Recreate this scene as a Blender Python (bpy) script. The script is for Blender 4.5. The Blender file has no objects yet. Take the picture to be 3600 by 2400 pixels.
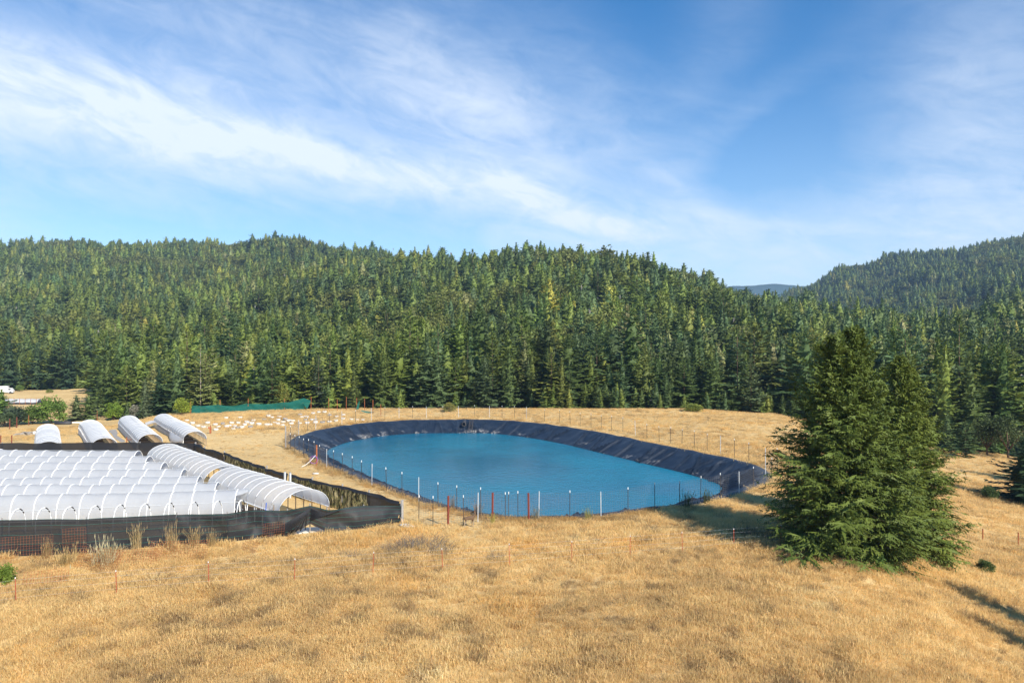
import bpy, bmesh, math, random
import numpy as np
from mathutils import Vector, Matrix
R = math.radians
S = bpy.context.scene
COL = S.collection

# ------------------------------------------------------------------ camera, sky, sun, exposure
F, H0 = 2570.0, 14.0            # focal length in pixels of the 3600 wide photograph, eye height
cam = bpy.data.cameras.new('camera')
cam.sensor_width = 36.0
cam.lens = F / 3600 * 36
cam.clip_start, cam.clip_end = 0.5, 30000
camo = bpy.data.objects.new('camera', cam)
camo.location = (0, 0, H0)
camo.rotation_euler = (R(90), 0, 0)
COL.objects.link(camo)
S.camera = camo

SUN_AZ, SUN_EL = 142.0, 37.0    # clockwise from +Y
sl = bpy.data.lights.new('sun', 'SUN')
sl.energy, sl.angle, sl.color = 5.0, R(0.5), (1.0, 0.94, 0.83)
so = bpy.data.objects.new('sun', sl)
sd = Vector((math.sin(R(SUN_AZ)) * math.cos(R(SUN_EL)), math.cos(R(SUN_AZ)) * math.cos(R(SUN_EL)), math.sin(R(SUN_EL))))
so.rotation_euler = sd.to_track_quat('Z', 'Y').to_euler()
so.location = (60, -60, 80)
COL.objects.link(so)

S.view_settings.view_transform = 'Standard'
S.view_settings.look = 'None'
S.view_settings.exposure = 0.55
S.view_settings.gamma = 1.0
S.cycles.use_denoising = True
S.cycles.denoiser = 'OPENIMAGEDENOISE'
S.cycles.denoising_input_passes = 'RGB_ALBEDO_NORMAL'
S.cycles.denoising_prefilter = 'ACCURATE'
S.cycles.max_bounces = 6
S.cycles.diffuse_bounces = 2
S.cycles.glossy_bounces = 2
S.cycles.transmission_bounces = 3
S.cycles.transparent_max_bounces = 8
S.cycles.volume_bounces = 0
S.cycles.sample_clamp_indirect = 4


class NT:
    """small helper to write node trees"""
    def __init__(s, tree):
        s.t = tree
        tree.nodes.clear()

    def n(s, typ, ins=None, **props):
        nd = s.t.nodes.new(typ)
        for k, v in props.items():
            setattr(nd, k, v)
        for k, v in (ins or {}).items():
            sock = nd.inputs[k]
            if isinstance(v, bpy.types.NodeSocket):
                s.t.links.new(v, sock)
            else:
                sock.default_value = v
        return nd

    def m(s, op, a, b=0.0, c=0.0, clamp=False):
        nd = s.n('ShaderNodeMath', {0: a, 1: b, 2: c}, operation=op, use_clamp=clamp)
        return nd.outputs[0]

    def mix(s, f, a, b, typ='MIX'):
        nd = s.n('ShaderNodeMix', data_type='RGBA', blend_type=typ, clamp_factor=True)
        for idx, v in ((0, f), (6, a), (7, b)):
            if isinstance(v, bpy.types.NodeSocket):
                s.t.links.new(v, nd.inputs[idx])
            else:
                nd.inputs[idx].default_value = v
        return nd.outputs[2]

    def ramp(s, f, stops, interp='LINEAR'):
        nd = s.n('ShaderNodeValToRGB', {0: f})
        cr = nd.color_ramp
        cr.interpolation = interp
        while len(cr.elements) < len(stops):
            cr.elements.new(0.5)
        for e, (p, c) in zip(cr.elements, stops):
            e.position = p
            e.color = c if len(c) == 4 else (*c, 1)
        return nd.outputs[0]


def c4(r, g, b):
    return (r, g, b, 1)


W = bpy.data.worlds.new('World')
S.world = W
W.use_nodes = True
w = NT(W.node_tree)
sky = w.n('ShaderNodeTexSky', sky_type='NISHITA', sun_disc=False, sun_elevation=R(SUN_EL), sun_rotation=R(SUN_AZ))
sky.air_density, sky.dust_density, sky.ozone_density, sky.altitude = 1.0, 0.0, 3.0, 600
skyc = w.n('ShaderNodeHueSaturation', {'Saturation': 1.34, 'Value': 1.08, 'Color': sky.outputs[0]}).outputs[0]
tc = w.n('ShaderNodeTexCoord')
sep = w.n('ShaderNodeSeparateXYZ', {0: tc.outputs['Generated']})
az = w.m('MULTIPLY', w.m('ARCTAN2', sep.outputs[0], sep.outputs[1]), 57.2958)      # degrees right of +Y
el = w.m('MULTIPLY', w.m('ARCSINE', sep.outputs[2]), 57.2958)
# cirrus: wispy noise, stretched along streaks that sink towards the right
ang = R(-14)
su = w.m('ADD', w.m('MULTIPLY', az, math.cos(ang)), w.m('MULTIPLY', el, math.sin(ang)))
sv = w.m('SUBTRACT', w.m('MULTIPLY', el, math.cos(ang)), w.m('MULTIPLY', az, math.sin(ang)))


def wnoise(sx, sy, detail, rough, dist, off):
    v = w.n('ShaderNodeCombineXYZ', {0: w.m('MULTIPLY', su, sx), 1: w.m('MULTIPLY', sv, sy), 2: off}).outputs[0]
    return w.n('ShaderNodeTexNoise', {'Vector': v, 'Scale': 1.0, 'Detail': detail, 'Roughness': rough, 'Distortion': dist}).outputs[0]


def smooth(x, a, b):
    nd = w.n('ShaderNodeMapRange', {0: x, 1: a, 2: b, 3: 0.0, 4: 1.0}, interpolation_type='SMOOTHSTEP')
    return nd.outputs[0]


warp = w.m('MULTIPLY', w.m('SUBTRACT', wnoise(0.09, 0.15, 6, 0.62, 0.0, 9.1), 0.5), 4.2)
elw = w.m('ADD', el, warp)


def blob(caz, cel, raz, rel, rot, amp, k=1.0):
    a = R(rot)
    dx = w.m('SUBTRACT', az, caz)
    dy = w.m('SUBTRACT', w.m('ADD', el, w.m('MULTIPLY', warp, k)), cel)
    p = w.m('DIVIDE', w.m('ADD', w.m('MULTIPLY', dx, math.cos(a)), w.m('MULTIPLY', dy, math.sin(a))), raz)
    q = w.m('DIVIDE', w.m('SUBTRACT', w.m('MULTIPLY', dy, math.cos(a)), w.m('MULTIPLY', dx, math.sin(a))), rel)
    r2 = w.m('ADD', w.m('MULTIPLY', p, p), w.m('MULTIPLY', q, q))
    return w.m('MULTIPLY', w.m('EXPONENT', w.m('MULTIPLY', r2, -1.0)), amp)


blobs = [(-34, 15.6, 13, 3.6, -2, 0.92), (-22, 14.6, 8, 2.6, -9, 0.74), (-13, 13.0, 7, 1.6, -10, 0.50), (-5, 12.4, 7, 1.2, -6, 0.46),
         (3, 10.3, 7, 1.3, -18, 0.46), (11, 8.6, 8, 1.5, -6, 0.38), (-18, 20.5, 20, 4.5, -12, 0.40), (-1, 15.5, 13, 6, -38, 0.48), (2, 8, 18, 4, -6, 0.22),
         (-25, 10, 20, 4, 0, 0.24), (30, 6.5, 18, 4.6, 5, 0.66), (33, 15, 7, 6, 10, 0.46), (36, 25, 7, 4, 0, 0.35),
         (18, 16.5, 6, 1.3, 30, 0.15), (15, 20, 8, 3.2, 62, 0.15), (14, 11, 6, 1.4, -38, 0.22), (-40, 7, 8, 4, 0, 0.5), (8, 18, 8, 3, -50, 0.15)]
tot = None
for b in blobs:
    g = blob(*b)
    tot = g if tot is None else w.m('ADD', tot, g)
n1 = wnoise(0.075, 0.30, 9, 0.60, 1.0, 2.3)
n2 = wnoise(0.25, 0.50, 10, 0.66, 0.8, 5.7)
wis = w.m('ADD', w.m('MULTIPLY', n1, 0.95), w.m('MULTIPLY', n2, 0.75))
wis = w.m('ADD', w.m('MULTIPLY', smooth(wis, 0.50, 1.20), 0.75), 0.52)
mask = w.m('MULTIPLY', tot, wis, clamp=True)
mask = w.m('MULTIPLY', w.m('POWER', mask, 1.0), 0.93, clamp=True)
veil = w.m('MULTIPLY', smooth(el, 24.0, -1.0), 0.27)
mask = w.m('MAXIMUM', mask, veil)
mask = w.m('MULTIPLY', mask, smooth(el, -1.0, 1.0))
cloud_c = (6.2, 6.8, 7.7, 1)
wc = w.mix(mask, skyc, cloud_c)
bg = w.n('ShaderNodeBackground', {'Color': wc, 'Strength': 0.105})
w.t.links.new(bg.outputs[0], w.n('ShaderNodeOutputWorld').inputs[0])

# ------------------------------------------------------------------ helpers
rnd = random.Random(11)
rng = np.random.default_rng(5)


def vnoise(x, y, s, seed=0):
    """smooth value noise in numpy, 0..1"""
    x = np.asarray(x, float) / s + seed * 17.31
    y = np.asarray(y, float) / s - seed * 9.77
    xi, yi = np.floor(x).astype(np.int64), np.floor(y).astype(np.int64)
    fx, fy = x - xi, y - yi
    fx, fy = fx * fx * (3 - 2 * fx), fy * fy * (3 - 2 * fy)

    def h(a, b):
        n = (a * 374761393 + b * 668265263 + seed * 2147483) & 0xFFFFFFFF
        n = ((n ^ (n >> 13)) * 1274126177) & 0xFFFFFFFF
        return ((n ^ (n >> 16)) & 0xFFFF) / 65535.0
    return (h(xi, yi) * (1 - fx) + h(xi + 1, yi) * fx) * (1 - fy) + (h(xi, yi + 1) * (1 - fx) + h(xi + 1, yi + 1) * fx) * fy


def mesh_np(name, V, Fc, mats, smooth_sh=False):
    """V (n,3), Fc (m,k) int"""
    me = bpy.data.meshes.new(name)
    V = np.asarray(V, np.float32)
    if isinstance(Fc, np.ndarray):
        k = Fc.shape[1]
        me.vertices.add(len(V))
        me.vertices.foreach_set('co', V.ravel())
        me.loops.add(Fc.size)
        me.loops.foreach_set('vertex_index', Fc.astype(np.int32).ravel())
        me.polygons.add(len(Fc))
        me.polygons.foreach_set('loop_start', np.arange(0, Fc.size, k, dtype=np.int32))
        me.update(calc_edges=True)
    else:
        me.from_pydata([tuple(v) for v in V.tolist()], [], [tuple(f) for f in Fc])
    for m_ in (mats if isinstance(mats, (list, tuple)) else [mats]):
        me.materials.append(m_)
    if smooth_sh:
        me.polygons.foreach_set('use_smooth', [True] * len(me.polygons))
    me.validate()
    return me


def obj(name, me, parent=None, loc=(0, 0, 0)):
    o = bpy.data.objects.new(name, me)
    COL.objects.link(o)
    o.location = loc
    if parent is not None:
        o.parent = parent
    return o


def empty(name, label, cat, loc, group=None, rz=0.0):
    o = bpy.data.objects.new(name, None)
    o.empty_display_size = 0.3
    COL.objects.link(o)
    o.location = loc
    o.rotation_euler = (0, 0, rz)
    return tag(o, label, cat, group)


def tag(o, label, cat, group=None, kind=None):
    o['label'] = label
    o['category'] = cat
    if group:
        o['group'] = group
    if kind:
        o['kind'] = kind
    return o


class MB:
    def __init__(s):
        s.v, s.f = [], []

    def box(s, c, d, rz=0.0):
        b = len(s.v)
        ca, sa = math.cos(rz), math.sin(rz)
        for sx in (-.5, .5):
            for sy in (-.5, .5):
                for sz in (-.5, .5):
                    x, y = sx * d[0], sy * d[1]
                    s.v.append((c[0] + x * ca - y * sa, c[1] + x * sa + y * ca, c[2] + sz * d[2]))
        s.f += [[b + i for i in q] for q in ((0, 1, 3, 2), (4, 6, 7, 5), (0, 4, 5, 1), (2, 3, 7, 6), (0, 2, 6, 4), (1, 5, 7, 3))]

    def tube(s, pts, r, n=6, r2=None, cap=True):
        pts = [Vector(p) for p in pts]
        b = len(s.v)
        m_ = len(pts)
        for i, p in enumerate(pts):
            t = (pts[min(i + 1, m_ - 1)] - pts[max(i - 1, 0)]).normalized()
            a = t.cross(Vector((0, 0, 1)) if abs(t.z) < 0.95 else Vector((1, 0, 0))).normalized()
            c = t.cross(a)
            rr = r if r2 is None else r + (r2 - r) * i / (m_ - 1)
            for k in range(n):
                an = 2 * math.pi * k / n
                s.v.append(tuple(p + a * math.cos(an) * rr + c * math.sin(an) * rr))
        for i in range(m_ - 1):
            for k in range(n):
                s.f.append([b + i * n + k, b + i * n + (k + 1) % n, b + (i + 1) * n + (k + 1) % n, b + (i + 1) * n + k])
        if cap:
            s.f.append([b + k for k in range(n)][::-1])
            s.f.append([b + (m_ - 1) * n + k for k in range(n)])

    def grid(s, P):
        b = len(s.v)
        nr, nc = len(P), len(P[0])
        for row in P:
            s.v += [tuple(p) for p in row]
        for i in range(nr - 1):
            for j in range(nc - 1):
                s.f.append([b + i * nc + j, b + i * nc + j + 1, b + (i + 1) * nc + j + 1, b + (i + 1) * nc + j])

    def lathe(s, prof, c, n=12):
        b = len(s.v)
        for r_, z in prof:
            for k in range(n):
                a = 2 * math.pi * k / n
                s.v.append((c[0] + r_ * math.cos(a), c[1] + r_ * math.sin(a), c[2] + z))
        for i in range(len(prof) - 1):
            for k in range(n):
                s.f.append([b + i * n + k, b + i * n + (k + 1) % n, b + (i + 1) * n + (k + 1) % n, b + (i + 1) * n + k])

    def build(s, name, mat, parent=None, sm=False, loc=(0, 0, 0)):
        me = mesh_np(name, np.array(s.v, float), s.f, mat, sm)
        return obj(name, me, parent, loc)


ORD = ['', 'first', 'second', 'third', 'fourth', 'fifth', 'sixth', 'seventh', 'eighth', 'ninth', 'tenth', 'eleventh', 'twelfth',
       'thirteenth', 'fourteenth', 'fifteenth', 'sixteenth', 'seventeenth', 'eighteenth', 'nineteenth', 'twentieth']


def ordw(i):
    if i < len(ORD):
        return ORD[i]
    return '%d%s' % (i, {1: 'st', 2: 'nd', 3: 'rd'}.get(i % 10 if i % 100 not in (11, 12, 13) else 0, 'th'))


def P0(px, py, z=0.0):
    D = F * (H0 - z) / (py - 1200.0)
    return Vector(((px - 1800.0) / F * D, D, z))


def pxof(x, y):
    return 1800 + x / y * F


# ------------------------------------------------------------------ materials
def mat(name):
    m_ = bpy.data.materials.new(name)
    m_.use_nodes = True
    t = NT(m_.node_tree)
    out = t.n('ShaderNodeOutputMaterial')
    return m_, t, out


def noise(t, scale, detail=4, rough=0.55, vec=None, dist=0.0, dim='3D'):
    ins = {'Scale': scale, 'Detail': detail, 'Roughness': rough, 'Distortion': dist}
    if vec is None:
        vec = t.n('ShaderNodeNewGeometry').outputs['Position']
    ins['Vector'] = vec
    return t.n('ShaderNodeTexNoise', ins).outputs[0]


def simple(name, col, rough=0.7, var=0.25, scale=6.0, metal=0.0, spec=0.3, bump=0.0):
    m_, t, out = mat(name)
    oc = t.n('ShaderNodeTexCoord').outputs['Object']
    nz = noise(t, scale, 5, 0.6, oc)
    lo = c4(*[c * (1 - var) for c in col])
    hi = c4(*[min(1, c * (1 + var)) for c in col])
    cc = t.ramp(nz, [(0.3, lo), (0.7, hi)])
    ins = {'Base Color': cc, 'Roughness': rough, 'Metallic': metal, 'Specular IOR Level': spec}
    if bump:
        ins['Normal'] = t.n('ShaderNodeBump', {'Strength': bump, 'Distance': 0.05, 'Height': nz}).outputs[0]
    b = t.n('ShaderNodeBsdfPrincipled', ins)
    t.t.links.new(b.outputs[0], out.inputs[0])
    return m_


def foliage(name, scale=1.2, var=0.35, trans=0.25):
    """needles and leaves: own colour comes from the 'tint' of each tree"""
    m_, t, out = mat(name)
    at = t.n('ShaderNodeAttribute', attribute_type='INSTANCER', attribute_name='tint').outputs['Color']
    oc = t.n('ShaderNodeTexCoord').outputs['Object']
    nz = noise(t, scale, 3, 0.6, oc)
    k = t.n('ShaderNodeMapRange', {0: nz, 1: 0.3, 2: 0.7, 3: 1 - var, 4: 1 + var}).outputs[0]
    hs = t.n('ShaderNodeHueSaturation', {'Hue': t.m('ADD', 0.5, t.m('MULTIPLY', t.m('SUBTRACT', nz, 0.5), -0.06)), 'Saturation': 1.0, 'Value': k, 'Color': at}).outputs[0]
    d = t.n('ShaderNodeBsdfPrincipled', {'Base Color': hs, 'Roughness': 0.6, 'Specular IOR Level': 0.25})
    tr = t.n('ShaderNodeBsdfTranslucent', {'Color': hs})
    mx = t.n('ShaderNodeMixShader', {0: trans, 1: d.outputs[0], 2: tr.outputs[0]})
    t.t.links.new(mx.outputs[0], out.inputs[0])
    return m_


M_NEEDLE = foliage('needles', 0.8, 0.3, 0.12)
M_LEAF = foliage('leaves', 2.0, 0.4, 0.25)
M_BARK = simple('bark', (0.13, 0.085, 0.055), 0.9, 0.4, 5)
M_BARKPALE = simple('pale_bark', (0.36, 0.30, 0.25), 0.9, 0.3, 5)
M_DEADWOOD = simple('dead_wood', (0.30, 0.27, 0.24), 0.9, 0.3, 5)


def grass_mat():
    m_, t, out = mat('dry_meadow')
    big = noise(t, 0.06, 5, 0.6)
    mid = noise(t, 0.55, 6, 0.65)
    fine = noise(t, 6.0, 5, 0.7)
    v = t.m('ADD', t.m('MULTIPLY', big, 0.45), t.m('ADD', t.m('MULTIPLY', mid, 0.35), t.m('MULTIPLY', fine, 0.35)))
    cc = t.ramp(v, [(0.36, (0.30, 0.20, 0.09)), (0.50, (0.55, 0.375, 0.165)), (0.60, (0.66, 0.46, 0.21)), (0.74, (0.76, 0.57, 0.29))])
    bp = t.n('ShaderNodeBump', {'Strength': 0.7, 'Distance': 0.25, 'Height': t.m('ADD', mid, t.m('MULTIPLY', fine, 0.6))}).outputs[0]
    b = t.n('ShaderNodeBsdfPrincipled', {'Base Color': cc, 'Roughness': 0.95, 'Specular IOR Level': 0.1, 'Normal': bp})
    t.t.links.new(b.outputs[0], out.inputs[0])
    return m_


M_MEADOW = grass_mat()
M_FLOOR = simple('forest_floor', (0.035, 0.045, 0.018), 0.95, 0.5, 0.08)
M_BLADE = foliage('dry_blades', 3.0, 0.18, 0.45)


def water_mat():
    m_, t, out = mat('pond_water')
    n_a = noise(t, 1.1, 6, 0.65)
    n_b = noise(t, 0.06, 4, 0.6)
    n_c = noise(t, 4.0, 3, 0.6)
    hgt = t.m('ADD', t.m('MULTIPLY', n_a, 1.0), t.m('MULTIPLY', n_c, 0.3))
    st = t.n('ShaderNodeMapRange', {0: n_b, 1: 0.35, 2: 0.65, 3: 0.25, 4: 0.75}).outputs[0]
    bp = t.n('ShaderNodeBump', {'Strength': st, 'Distance': 0.12, 'Height': hgt}).outputs[0]
    cc = t.ramp(n_b, [(0.35, (0.003, 0.125, 0.22)), (0.65, (0.005, 0.20, 0.305))])
    b = t.n('ShaderNodeBsdfPrincipled', {'Base Color': cc, 'Roughness': 0.12, 'IOR': 1.33, 'Specular IOR Level': 0.36, 'Normal': bp})
    t.t.links.new(b.outputs[0], out.inputs[0])
    return m_


M_WATER = water_mat()


def liner_mat():
    m_, t, out = mat('pond_liner')
    pos = t.n('ShaderNodeNewGeometry').outputs['Position']
    n_a = noise(t, 0.9, 6, 0.6)
    n_f = noise(t, 3.0, 5, 0.65)
    zz = t.n('ShaderNodeSeparateXYZ', {0: pos}).outputs[2]
    band = t.n('ShaderNodeMapRange', {0: zz, 1: -1.05, 2: -1.5, 3: 0.0, 4: 1.0}).outputs[0]
    blotch = t.n('ShaderNodeMapRange', {0: noise(t, 0.45, 4, 0.6), 1: 0.56, 2: 0.66, 3: 0.0, 4: 1.0}).outputs[0]
    st = t.m('MULTIPLY', t.m('MULTIPLY', band, blotch), t.n('ShaderNodeMapRange', {0: n_f, 1: 0.4, 2: 0.65}).outputs[0], clamp=True)
    dust = t.m('MULTIPLY', t.n('ShaderNodeMapRange', {0: n_a, 1: 0.45, 2: 0.8}).outputs[0], 0.5)
    base = t.mix(dust, c4(0.013, 0.021, 0.036), c4(0.05, 0.062, 0.082))
    cc = t.mix(st, base, c4(0.36, 0.34, 0.31))
    bp = t.n('ShaderNodeBump', {'Strength': 0.5, 'Distance': 0.1, 'Height': n_a}).outputs[0]
    b = t.n('ShaderNodeBsdfPrincipled', {'Base Color': cc, 'Roughness': 0.44, 'Specular IOR Level': 0.5, 'Normal': bp})
    t.t.links.new(b.outputs[0], out.inputs[0])
    return m_


M_LINER = liner_mat()


def film_mat(name, col, clear, rough=0.45, trans=0.4, streak=0.0):
    m_, t, out = mat(name)
    nz = noise(t, 1.3, 5, 0.6)
    cc = t.ramp(nz, [(0.3, c4(*[c * 0.93 for c in col])), (0.7, c4(*col))])
    bp = t.n('ShaderNodeBump', {'Strength': 0.35, 'Distance': 0.08, 'Height': noise(t, 2.2, 5, 0.6)}).outputs[0]
    b = t.n('ShaderNodeBsdfPrincipled', {'Base Color': cc, 'Roughness': rough, 'Specular IOR Level': 0.35, 'Normal': bp})
    tr = t.n('ShaderNodeBsdfTranslucent', {'Color': cc})
    mx = t.n('ShaderNodeMixShader', {0: trans, 1: b.outputs[0], 2: tr.outputs[0]})
    tp = t.n('ShaderNodeBsdfTransparent')
    m2 = t.n('ShaderNodeMixShader', {0: clear, 1: mx.outputs[0], 2: tp.outputs[0]})
    t.t.links.new(m2.outputs[0], out.inputs[0])
    return m_


M_FILM = film_mat('clear_white_film', (0.66, 0.68, 0.71), 0.10, 0.45, 0.45)
M_FILMBIG = film_mat('milky_white_film', (0.96, 0.97, 0.98), 0.08, 0.4, 0.55)
M_FILMOPQ = film_mat('white_film', (0.74, 0.745, 0.75), 0.02, 0.5, 0.3)
M_PVC = simple('white_pvc', (0.88, 0.88, 0.86), 0.4, 0.06)
M_PVCDULL = simple('dull_pvc', (0.62, 0.63, 0.64), 0.5, 0.06)
M_BLACKPVC = simple('dark_pipe', (0.05, 0.05, 0.055), 0.5, 0.2)
M_CLOTH = film_mat('black_shade_cloth', (0.022, 0.023, 0.027), 0.04, 0.6, 0.1)
M_GREENCLOTH = film_mat('green_shade_cloth', (0.012, 0.17, 0.135), 0.12, 0.7, 0.3)
M_SEAM = simple('green_seam', (0.05, 0.22, 0.18), 0.7, 0.2)


def camo_mat():
    m_, t, out = mat('camouflage_net')
    oc = t.n('ShaderNodeNewGeometry').outputs['Position']
    mp = t.n('ShaderNodeMapping', {'Vector': oc, 'Scale': (2.6, 2.6, 0.6)}).outputs[0]
    a = noise(t, 1.6, 6, 0.7, mp)
    b_ = noise(t, 3.8, 5, 0.7, mp)
    cc = t.ramp(a, [(0.36, (0.02, 0.022, 0.016)), (0.45, (0.09, 0.10, 0.04)), (0.53, (0.46, 0.42, 0.17)), (0.61, (0.82, 0.70, 0.38))])
    cc = t.mix(t.n('ShaderNodeMapRange', {0: b_, 1: 0.44, 2: 0.52}).outputs[0], c4(0.012, 0.013, 0.012), cc)
    b = t.n('ShaderNodeBsdfPrincipled', {'Base Color': cc, 'Roughness': 0.85, 'Specular IOR Level': 0.2})
    tl = t.n('ShaderNodeBsdfTranslucent', {'Color': cc})
    m1 = t.n('ShaderNodeMixShader', {0: 0.5, 1: b.outputs[0], 2: tl.outputs[0]})
    hole = t.n('ShaderNodeMapRange', {0: noise(t, 5.5, 3, 0.6, mp), 1: 0.52, 2: 0.62, 3: 0.0, 4: 0.22}).outputs[0]
    m2 = t.n('ShaderNodeMixShader', {0: hole, 1: m1.outputs[0], 2: t.n('ShaderNodeBsdfTransparent').outputs[0]})
    t.t.links.new(m2.outputs[0], out.inputs[0])
    return m_


M_CAMO = camo_mat()
M_RUST = simple('rusty_steel', (0.36, 0.115, 0.045), 0.85, 0.3)
M_REDPOST = simple('rust_red_post', (0.20, 0.042, 0.026), 0.75, 0.25)
M_REDTHIN = simple('red_orange_post', (0.42, 0.075, 0.04), 0.6, 0.2)
M_STEEL = simple('dull_steel', (0.07, 0.06, 0.055), 0.6, 0.25)
M_GALV = simple('galvanised', (0.55, 0.57, 0.58), 0.45, 0.1)
M_TIP = simple('white_paint', (0.82, 0.82, 0.80), 0.5, 0.05)
M_WIRE = simple('fence_wire', (0.16, 0.16, 0.16), 0.6, 0.2)
M_WOOD = simple('weathered_wood', (0.30, 0.22, 0.15), 0.85, 0.3)
M_GREYWOOD = simple('grey_wood', (0.33, 0.31, 0.29), 0.85, 0.25)
M_BAG = simple('white_fabric', (0.62, 0.58, 0.52), 0.9, 0.22, 3.0)
M_SOIL = simple('soil', (0.11, 0.075, 0.05), 0.95, 0.4)
M_ROAD = simple('grey_gravel', (0.30, 0.29, 0.28), 0.95, 0.15, 1.5)
M_PALESAND = simple('pale_sand', (0.62, 0.57, 0.48), 0.95, 0.15, 1.5)

# ------------------------------------------------------------------ pond outline (level rim at z = 0)
FV = 3600 / 2352
rim_fv = [(672, 1016), (684, 1006), (702, 999), (740, 988), (800, 978), (860, 971), (950, 966), (1050, 965), (1150, 966), (1250, 975), (1350, 990),
          (1450, 1010), (1550, 1030), (1650, 1050), (1720, 1068), (1750, 1080), (1758, 1092), (1750, 1105), (1720, 1119), (1680, 1132),
          (1600, 1152), (1560, 1158), (1500, 1165), (1440, 1172), (1380, 1180), (1300, 1185), (1220, 1187), (1150, 1184), (1090, 1175),
          (1000, 1155), (940, 1135), (880, 1113), (820, 1091), (770, 1070), (720, 1048), (690, 1031), (675, 1022)]


def catmull(pts, n, closed=True):
    pts = np.array(pts, float)
    m_ = len(pts)
    out = []
    for i in range(m_ if closed else m_ - 1):
        if closed:
            a, b, c, d = pts[(i - 1) % m_], pts[i], pts[(i + 1) % m_], pts[(i + 2) % m_]
        else:
            a, b, c, d = pts[max(i - 1, 0)], pts[i], pts[i + 1], pts[min(i + 2, m_ - 1)]
        for k in range(n):
            t = k / n
            out.append(0.5 * ((2 * b) + (c - a) * t + (2 * a - 5 * b + 4 * c - d) * t * t + (3 * b - a - 3 * c + d) * t ** 3))
    if not closed:
        out.append(pts[-1])
    return np.array(out)


def resample(poly, n):
    q = np.vstack([poly, poly[:1]])
    L = np.concatenate([[0], np.cumsum(np.linalg.norm(np.diff(q, axis=0), axis=1))])
    s = np.linspace(0, L[-1], n, endpoint=False)
    return np.stack([np.interp(s, L, q[:, 0]), np.interp(s, L, q[:, 1])], 1)


RIM = resample(catmull([tuple(P0(x * FV, y * FV)[:2]) for x, y in rim_fv], 8), 420)
for _ in range(6):
    RIM = (np.roll(RIM, 1, 0) + 2 * RIM + np.roll(RIM, -1, 0)) / 4


def inside_dist(x, y, poly):
    """signed distance, positive inside the polygon"""
    x, y = np.asarray(x, float), np.asarray(y, float)
    a, b = poly, np.roll(poly, -1, 0)
    dmin = np.full(x.shape, 1e9)
    ins = np.zeros(x.shape, bool)
    for (ax, ay), (bx, by) in zip(a, b):
        ex, ey = bx - ax, by - ay
        t = np.clip(((x - ax) * ex + (y - ay) * ey) / (ex * ex + ey * ey + 1e-12), 0, 1)
        dmin = np.minimum(dmin, (x - ax - t * ex) ** 2 + (y - ay - t * ey) ** 2)
        if by != ay:
            ins ^= ((ay > y) != (by > y)) & (x < (bx - ax) * (y - ay) / (by - ay) + ax)
    d = np.sqrt(dmin)
    return np.where(ins, d, -d)


# ------------------------------------------------------------------ terrain
YS = np.array([150, 175, 200, 250, 300, 350, 450, 550, 650, 800, 950, 1100, 1250, 1500, 1800, 2600.])
TAB = {
    -900: [-5, -5.3, -5.3, -5.3, -5, -1, 8, 18, 35, 62, 95, 130, 160, 150, 140, 140],
    0:    [-5, -5.3, -5.3, -5.3, -5, 0, 8, 18, 36, 64, 98, 135, 162, 150, 140, 140],
    350:  [-4, -5.3, -5.3, -5.3, -4, 0, 9, 20, 38, 68, 104, 142, 164, 150, 140, 140],
    620:  [-1, -4, -5, -4, -1, 3, 12, 24, 42, 72, 108, 148, 168, 150, 140, 140],
    1000: [0, -3, -4, -2, 2, 7, 20, 36, 56, 88, 122, 158, 170, 155, 140, 140],
    1300: [0, -2, -3, 0, 5, 12, 30, 48, 66, 94, 118, 136, 132, 124, 116, 116],
    1500: [0, -2, -3, 1, 8, 17, 38, 54, 68, 84, 94, 99, 98, 96, 96, 96],
    1680: [0, -2, -3, 2, 10, 20, 42, 58, 66, 68, 70, 72, 72, 72, 72, 72],
    2000: [0, -2, -3, 2, 11, 23, 46, 66, 81, 74, 68, 66, 66, 64, 64, 64],
    2200: [0, -2, -3, 2, 11, 22, 43, 61, 69, 62, 58, 60, 60, 60, 60, 60],
    2400: [0, -2, -4, 0, 8, 18, 36, 49, 47, 38, 34, 36, 40, 44, 44, 44],
    2700: [-1, -3, -5, -1, 7, 14, 25, 20, 14, 8, 6, 12, 34, 88, 90, 88],
    2800: [-2, -4, -6, -2, 5, 11, 18, 14, 8, 4, 6, 18, 56, 121, 112, 106],
    3000: [-4.5, -6, -7, -4, 2, 9, 10, 6, 2, 2, 12, 40, 90, 162, 146, 126],
    3300: [-6.5, -8, -9, -7, -2, 5, 9, 8, 8, 24, 52, 88, 130, 194, 178, 155],
    3600: [-8, -9, -10, -7, 0, 9, 22, 32, 42, 62, 90, 122, 158, 209, 194, 178],
    4500: [-8, -9, -10, -7, 0, 10, 26, 40, 54, 80, 110, 145, 180, 235, 220, 200]}
PXS = np.array(sorted(TAB))
TZ = np.array([TAB[p] for p in PXS], float)


def smoothstep(a, b, x):
    t = np.clip((x - a) / (b - a), 0, 1)
    return t * t * (3 - 2 * t)


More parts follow.
